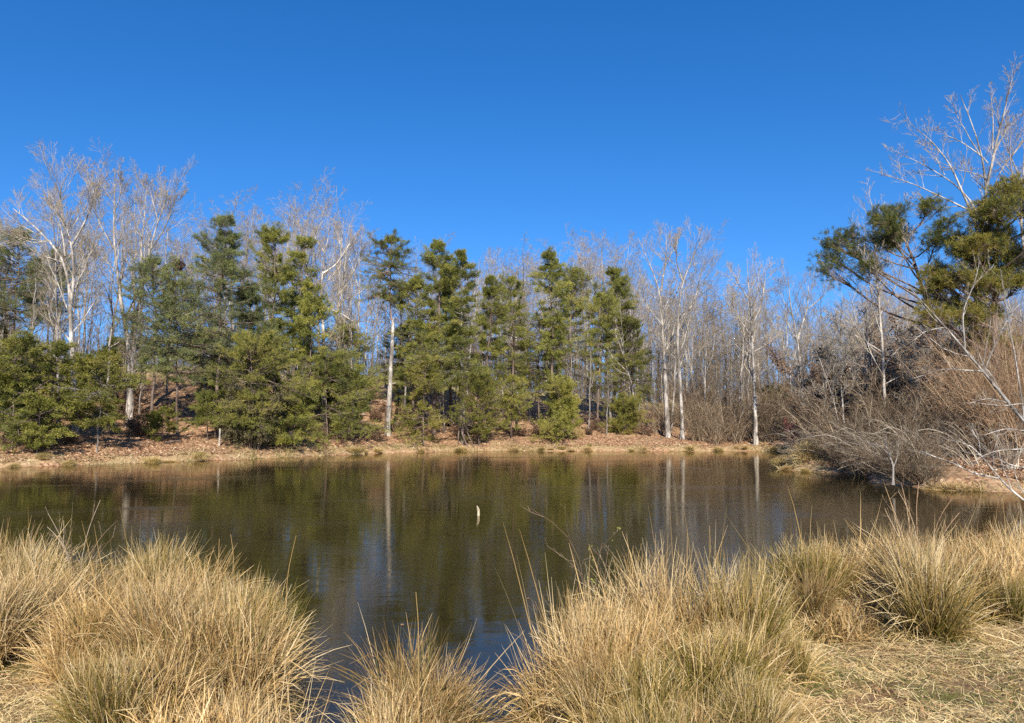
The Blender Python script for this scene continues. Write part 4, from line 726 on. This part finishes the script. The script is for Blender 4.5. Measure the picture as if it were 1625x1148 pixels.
def scatter_blades(name, lab, rs, x, y, L, mat, A, lean=2., w=.0028, K=4, cat='grass'):
    n = len(x); z = np.maximum(height(x, y), -.01); P = np.empty((n, K, 3)); P[:, 0] = np.stack([x, y, z], -1); az = rs.rand(n) * 6.28; ln = np.abs(lean * rs.uniform(.3, 1.2, n)); d = nrm(np.stack([np.cos(az) * ln, np.sin(az) * ln, np.ones(n)], -1)); l = L * rs.uniform(.4, 1.3, n)
    for k in range(1, K):
        d = nrm(d + rs.randn(n, 3) * .22 - [0, 0, .22 * min(1, lean)]); P[:, k] = P[:, k - 1] + d * (l / (K - 1))[:, None]
    P[:, :, 2] = np.maximum(P[:, :, 2], z[:, None] + .004); side = nrm(np.cross(d, rs.randn(n, 3))); W = (w * rs.uniform(.6, 1.4, n))[:, None] * np.linspace(1, .3, K)[None]; b = MB(); b.ribbons(P, W, side, A)
    o = link(name, b.mesh(name, M[mat])); tag(o, lab, cat, None, 'stuff'); return o
def ground_cover():
    rs = RS(61); n = 170000; Y = 3.4 + 7.5 * rs.rand(n) ** 1.3; x = rs.uniform(-.78, .80, n) * Y; d = sdist(x, Y); pa = fbm(x * 1.6, Y * 1.6, 3); pg = fbm(x * 2.4 + 40, Y * 2.4, 3)
    k = (d > .02) & (rs.rand(n) < np.clip(.75 + 1.2 * pa, .2, 1)); x, Y, pg = x[k], Y[k], pg[k]; A = np.clip(rs.uniform(.3, 1, len(x)), 0, 1); A = np.where(rs.rand(len(x)) < np.clip(.16 + 1.6 * pg, .02, .8), rs.uniform(0, .22, len(x)), A)
    scatter_blades('turf', 'short matted straw and green turf of the near bank', rs, x, Y, np.full(len(x), .12), 'turf', A, w=.0021)
    n = 70000; Y = 3.4 + 6.5 * rs.rand(n); x = rs.uniform(-.78, .80, n) * Y; k = (sdist(x, Y) > .02) & (fbm(x * 1.1 + 9, Y * 1.1, 2) > -.12); x, Y = x[k], Y[k]
    scatter_blades('dead_thatch', 'pale dead grass lying flat over the near bank', rs, x, Y, np.full(len(x), .30), 'thatch', rs.uniform(0, .95, len(x)), lean=4., w=.0022, K=5)
    n = 900; pq = rs.rand(n, 2) * [60, 55] + [-30, 5]; d_ = sdist(pq[:, 0], pq[:, 1]); k = (d_ < -.1) & (rs.rand(n) < np.exp(d_ / 6) + .08) & (fbm(pq[:, 0] * .3, pq[:, 1] * .3, 2) > -.1); x, Y = pq[k, 0], pq[k, 1]; n = len(x)
    a = rs.rand(n) * 6.28; u = np.stack([np.cos(a), np.sin(a), 0 * a], -1); v = np.stack([-np.sin(a), np.cos(a), .15 * rs.randn(n)], -1); c = np.stack([x, Y, 0 * x + .006], -1); q_ = rs.uniform(.02, .05, n)[:, None]; V = np.stack([c - u * q_, c + v * q_ * .6, c + u * q_, c - v * q_ * .6], 1); V[..., 2] = np.maximum(V[..., 2], .003)
    b = MB(); b.add(V, Q=np.arange(n * 4).reshape(-1, 4), A=np.repeat(rs.rand(n) * .7, 4)); o = link('floating_leaves', b.mesh('floating_leaves', M['litter'])); tag(o, 'sparse brown leaves floating on the pond', 'leaves', None, 'stuff')
    # far shore fringe
    m = 60000; seg = rs.randint(23, len(POND) - 1, m); t = rs.rand(m)[:, None]; p = POND[seg] * (1 - t) + POND[(seg + 1) % len(POND)] * t; ln = np.linalg.norm(POND[(seg + 1) % len(POND)] - POND[seg], axis=1); keep = rs.rand(m) < ln / 7; p = p[keep] + rs.randn(keep.sum(), 2) * [.8, .55]
    dd = sdist(p[:, 0], p[:, 1]); pa = fbm(p[:, 0] * .9, p[:, 1] * .9, 3); ppx = CX + F * p[:, 0] / p[:, 1]; k = (dd > -.12) & (dd < 1.5) & ~((ppx > 1312) & (ppx < 1478) & (p[:, 1] < 42)) & (rs.rand(len(p)) < .42 + 2.2 * pa) ; p = p[k]; pa = fbm(p[:, 0] * .6 + 5, p[:, 1] * .6, 3)
    scatter_blades('shore_grass', 'dry straw and olive grass fringing the far water line', rs, p[:, 0], p[:, 1], .20 + .35 * np.clip(pa + .25, 0, 1), 'shore_straw', np.clip(rs.uniform(.25, 1, len(p)) - .9 * np.clip(pa, 0, .4), 0, 1), lean=1.1, w=.012, K=4)
    # fallen leaves on the far bank
    n = 90000; px = rs.uniform(-60, 1680, n); sh = np.interp(px, [0, 200, 440, 700, 1230, 1240, 1625], [37, 43, 49, 60.5, 60, 36, 25]); Y = sh + 22 * rs.rand(n) ** 1.6; x = (px - CX) / F * Y; k = sdist(x, Y) > .35; x, Y = x[k], Y[k]; n = len(x); z = height(x, Y)
    c = np.stack([x, Y, z + .02], -1); u = nrm(rs.randn(n, 3) * [1, 1, .35]); v = nrm(np.cross(u, rs.randn(n, 3) * [.5, .5, 1])); s = rs.uniform(.035, .085, n)[:, None]; V = np.stack([c - u * s, c + v * s * .6, c + u * s, c - v * s * .6], 1); V[..., 2] = np.maximum(V[..., 2], z[:, None] + .005)
    b = MB(); b.add(V, Q=np.arange(n * 4).reshape(-1, 4), A=np.repeat(rs.rand(n), 4)); o = link('leaf_litter', b.mesh('leaf_litter', M['litter'])); tag(o, 'fallen pinkish brown leaves covering the far bank', 'leaves', None, 'stuff')
    n = 4200; Y = 3.4 + 4.5 * rs.rand(n); x = rs.uniform(-.75, .78, n) * Y; k = sdist(x, Y) > .15; x, Y = x[k], Y[k]; n = len(x); z = height(x, Y)
    c = np.stack([x, Y, z + .03], -1); u = nrm(rs.randn(n, 3) * [1, 1, .4]); v = nrm(np.cross(u, rs.randn(n, 3) * [.5, .5, 1])); s = rs.uniform(.008, .020, n)[:, None]; V = np.stack([c - u * s, c + v * s * .55, c + u * s, c - v * s * .55], 1)
    b = MB(); b.add(V, Q=np.arange(n * 4).reshape(-1, 4), A=np.repeat(rs.rand(n) * .8, 4)); o = link('near_leaves', b.mesh('near_leaves', M['litter'])); tag(o, 'scattered small brown leaves on the near turf', 'leaves', None, 'stuff')
ground_cover()

# ---- tall twiggy weeds among the tussocks
def weed(label, Y, stems, seed, mat, r=.005, lv=None, name='bare_weed', leaf=False):
    rs = RS(seed); b0 = at(stems[0][0][0], stems[0][0][1], Y); g = hz(b0[0], Y); org = np.array([b0[0], Y, max(g, 0)]); P = []
    for pts in stems:
        w = np.array([at(a, c, Y) for a, c in pts]) - org; w[:, 1] += np.linspace(0, rs.uniform(-.25, .25), len(w)); w[0, 2] = min(w[0, 2], 0.); P.append(resample(w, 10, rs, .012))
    P = np.array(P); R = np.linspace(r, r * .45, 10)[None] * np.ones((len(P), 1)); L = np.linalg.norm(np.diff(P, axis=1), axis=2).sum(1); b = MB(); b.tubes(P, R, 5, A=rs.uniform(.4, .9, len(P)))
    P1, R1, L1 = grow(rs, P, R, L, 5, t0=.35, ang=35, lf=.28, K=5, trop=.03, rf=.6, rmin=.0018); wb = MB(); wb.tubes(P1, R1, 4, A=rs.uniform(.3, .9, len(P1))); P2, R2, L2 = grow(rs, P1, R1, L1, 3, t0=.3, ang=35, lf=.4, K=4, trop=.03, rf=.6, rmin=.0013); wb.tubes(P2, R2, 3, A=rs.uniform(.3, .9, len(P2)))
    t = thing(name, label, 'plant', org); link('stem', b.mesh('stem', M[mat]), t); link('crown', wb.mesh('crown', M[mat]), t)
    if leaf:
        k = P2[:, 3, 0] > P2[:, 3, 0].mean(); P2 = P2[k]; fb = MB(); i = rs.randint(0, len(P2), 60); tufts(fb, rs, P2[i, 3], nrm(rs.randn(60, 3)), rs.uniform(.4, 1, 60), 1, .022, .006, .5, .01); link('leaves', fb.mesh('leaves', M['pine']), t)
weed('reddish bare twigs rising above the left back tussocks', 7.6, [[(120, 930), (118, 880), (105, 840), (90, 812)], [(125, 930), (128, 870), (138, 820), (148, 795)], [(130, 930), (135, 880), (150, 850), (160, 835)], [(118, 930), (110, 880), (80, 850), (60, 840)], [(135, 930), (150, 890), (170, 865), (182, 850)], [(115, 935), (95, 890), (95, 850), (85, 830)], [(128, 930), (120, 870), (125, 830)]], 71, 'brush_twig', .006)
weed('tall tan bare twigs standing over the right back tussocks', 8.2, [[(1455, 930), (1450, 860), (1435, 810), (1410, 775)], [(1460, 930), (1460, 850), (1462, 800), (1470, 765)], [(1465, 930), (1475, 860), (1485, 815), (1500, 790)], [(1450, 930), (1435, 870), (1418, 830), (1400, 805)], [(1462, 930), (1480, 870), (1500, 835), (1520, 815)], [(1458, 930), (1450, 850), (1452, 800), (1448, 770)], [(1470, 930), (1492, 880), (1520, 850), (1545, 840)], [(1448, 930), (1420, 880), (1395, 850), (1370, 838)], [(1455, 930), (1442, 860), (1425, 800), (1422, 778)]], 72, 'rust_twig', .006)
weed('thin arching bramble with a few green leaves', 6.1, [[(935, 960), (930, 900), (915, 862), (890, 830), (862, 815), (842, 807)], [(945, 960), (948, 900), (955, 868)], [(950, 960), (962, 905), (975, 872)], [(940, 960), (925, 905), (905, 870)]], 73, 'brush_twig', .0045, leaf=True)
def stray():
    for q, (px, by, tx, ty, Y, lab) in enumerate([(665, 1010, 660, 940, 4.5, 'single dry stalk above the lone tussock'), (995, 930, 1005, 866, 6.0, 'single dry stalk left of the orange topped tussock'), (372, 900, 366, 848, 6.8, 'grey dry stalk upright over the left tussocks'), (345, 900, 348, 855, 6.8, 'grey dry stalk left of the upright one'), (1126, 900, 1126, 835, 6.4, 'single stalk above the olive tussock at the notch'), (455, 905, 470, 850, 6.5, 'bent stalk leaning right over the water')]):
        a = at(px, by, Y); c = at(tx, ty, Y); b = MB(); g = hz(a[0], Y); P = resample([[a[0], Y, max(g, 0)], a, (a + c) / 2 + [.01, 0, .01], c], 10); b.tubes(P - P[0], np.linspace(.005, .0018, 10), 5, A=None); o = link('dry_stalk', b.mesh('dry_stalk', M['grass']), None, P[0]); tag(o, lab, 'stalk')
stray()

# ------------------------------------------------------------------ light, sky, camera
AZ = math.radians(180 - 5 + 10)       # compass-like direction of the sun, seen from the pond (behind the camera, a little right)
EL = math.radians(32)
sd = np.array([math.sin(math.radians(5)) * math.cos(EL) * 1.0, -math.cos(math.radians(5)) * math.cos(EL), math.sin(EL)])
w = bpy.data.worlds.new('World'); C.world = w; w.use_nodes = True; n = w.node_tree.nodes; l = w.node_tree.links; n.clear()
tc = n.new('ShaderNodeTexCoord'); mp = n.new('ShaderNodeMapping'); mp.inputs['Location'].default_value = (0, 0, .10); l.new(tc.outputs['Generated'], mp.inputs[0]); sky = n.new('ShaderNodeTexSky'); l.new(mp.outputs[0], sky.inputs[0]); sky.sky_type = 'NISHITA'; sky.sun_disc = False; sky.sun_elevation = EL; sky.sun_rotation = math.atan2(sd[0], sd[1]); sky.altitude = 300; sky.air_density = 1.0; sky.dust_density = .0; sky.ozone_density = 4.0
hs = n.new('ShaderNodeHueSaturation'); hs.inputs['Saturation'].default_value = 1.30; hs.inputs['Hue'].default_value = .507
bg = n.new('ShaderNodeBackground'); bg.inputs[1].default_value = .114; out = n.new('ShaderNodeOutputWorld'); l.new(sky.outputs[0], hs.inputs['Color']); l.new(hs.outputs[0], bg.inputs[0]); l.new(bg.outputs[0], out.inputs[0])
from mathutils import Vector
ld = bpy.data.lights.new('sun', 'SUN'); ld.energy = 5.0; ld.angle = math.radians(.53); ld.color = (1, .935, .82); lo = bpy.data.objects.new('sun', ld); COL.objects.link(lo)
lo.rotation_euler = Vector(sd).to_track_quat('Z', 'Y').to_euler(); lo.location = (0, -20, 40)
cd = bpy.data.cameras.new('camera'); cam = bpy.data.objects.new('camera', cd); COL.objects.link(cam); C.camera = cam
cd.sensor_width = 36; cd.lens = F / 1625 * 36; cd.clip_start = .05; cd.clip_end = 3000; cam.location = (0, 0, EYE); cam.rotation_euler = (PI / 2 + PITCH, 0, 0)
C.view_settings.view_transform = 'Standard'; C.view_settings.look = 'None'; C.view_settings.exposure = .76; C.view_settings.gamma = 1
C.cycles.max_bounces = 5; C.cycles.diffuse_bounces = 2; C.cycles.glossy_bounces = 2; C.cycles.transparent_max_bounces = 6; C.cycles.transmission_bounces = 2
C.cycles.use_denoising = False
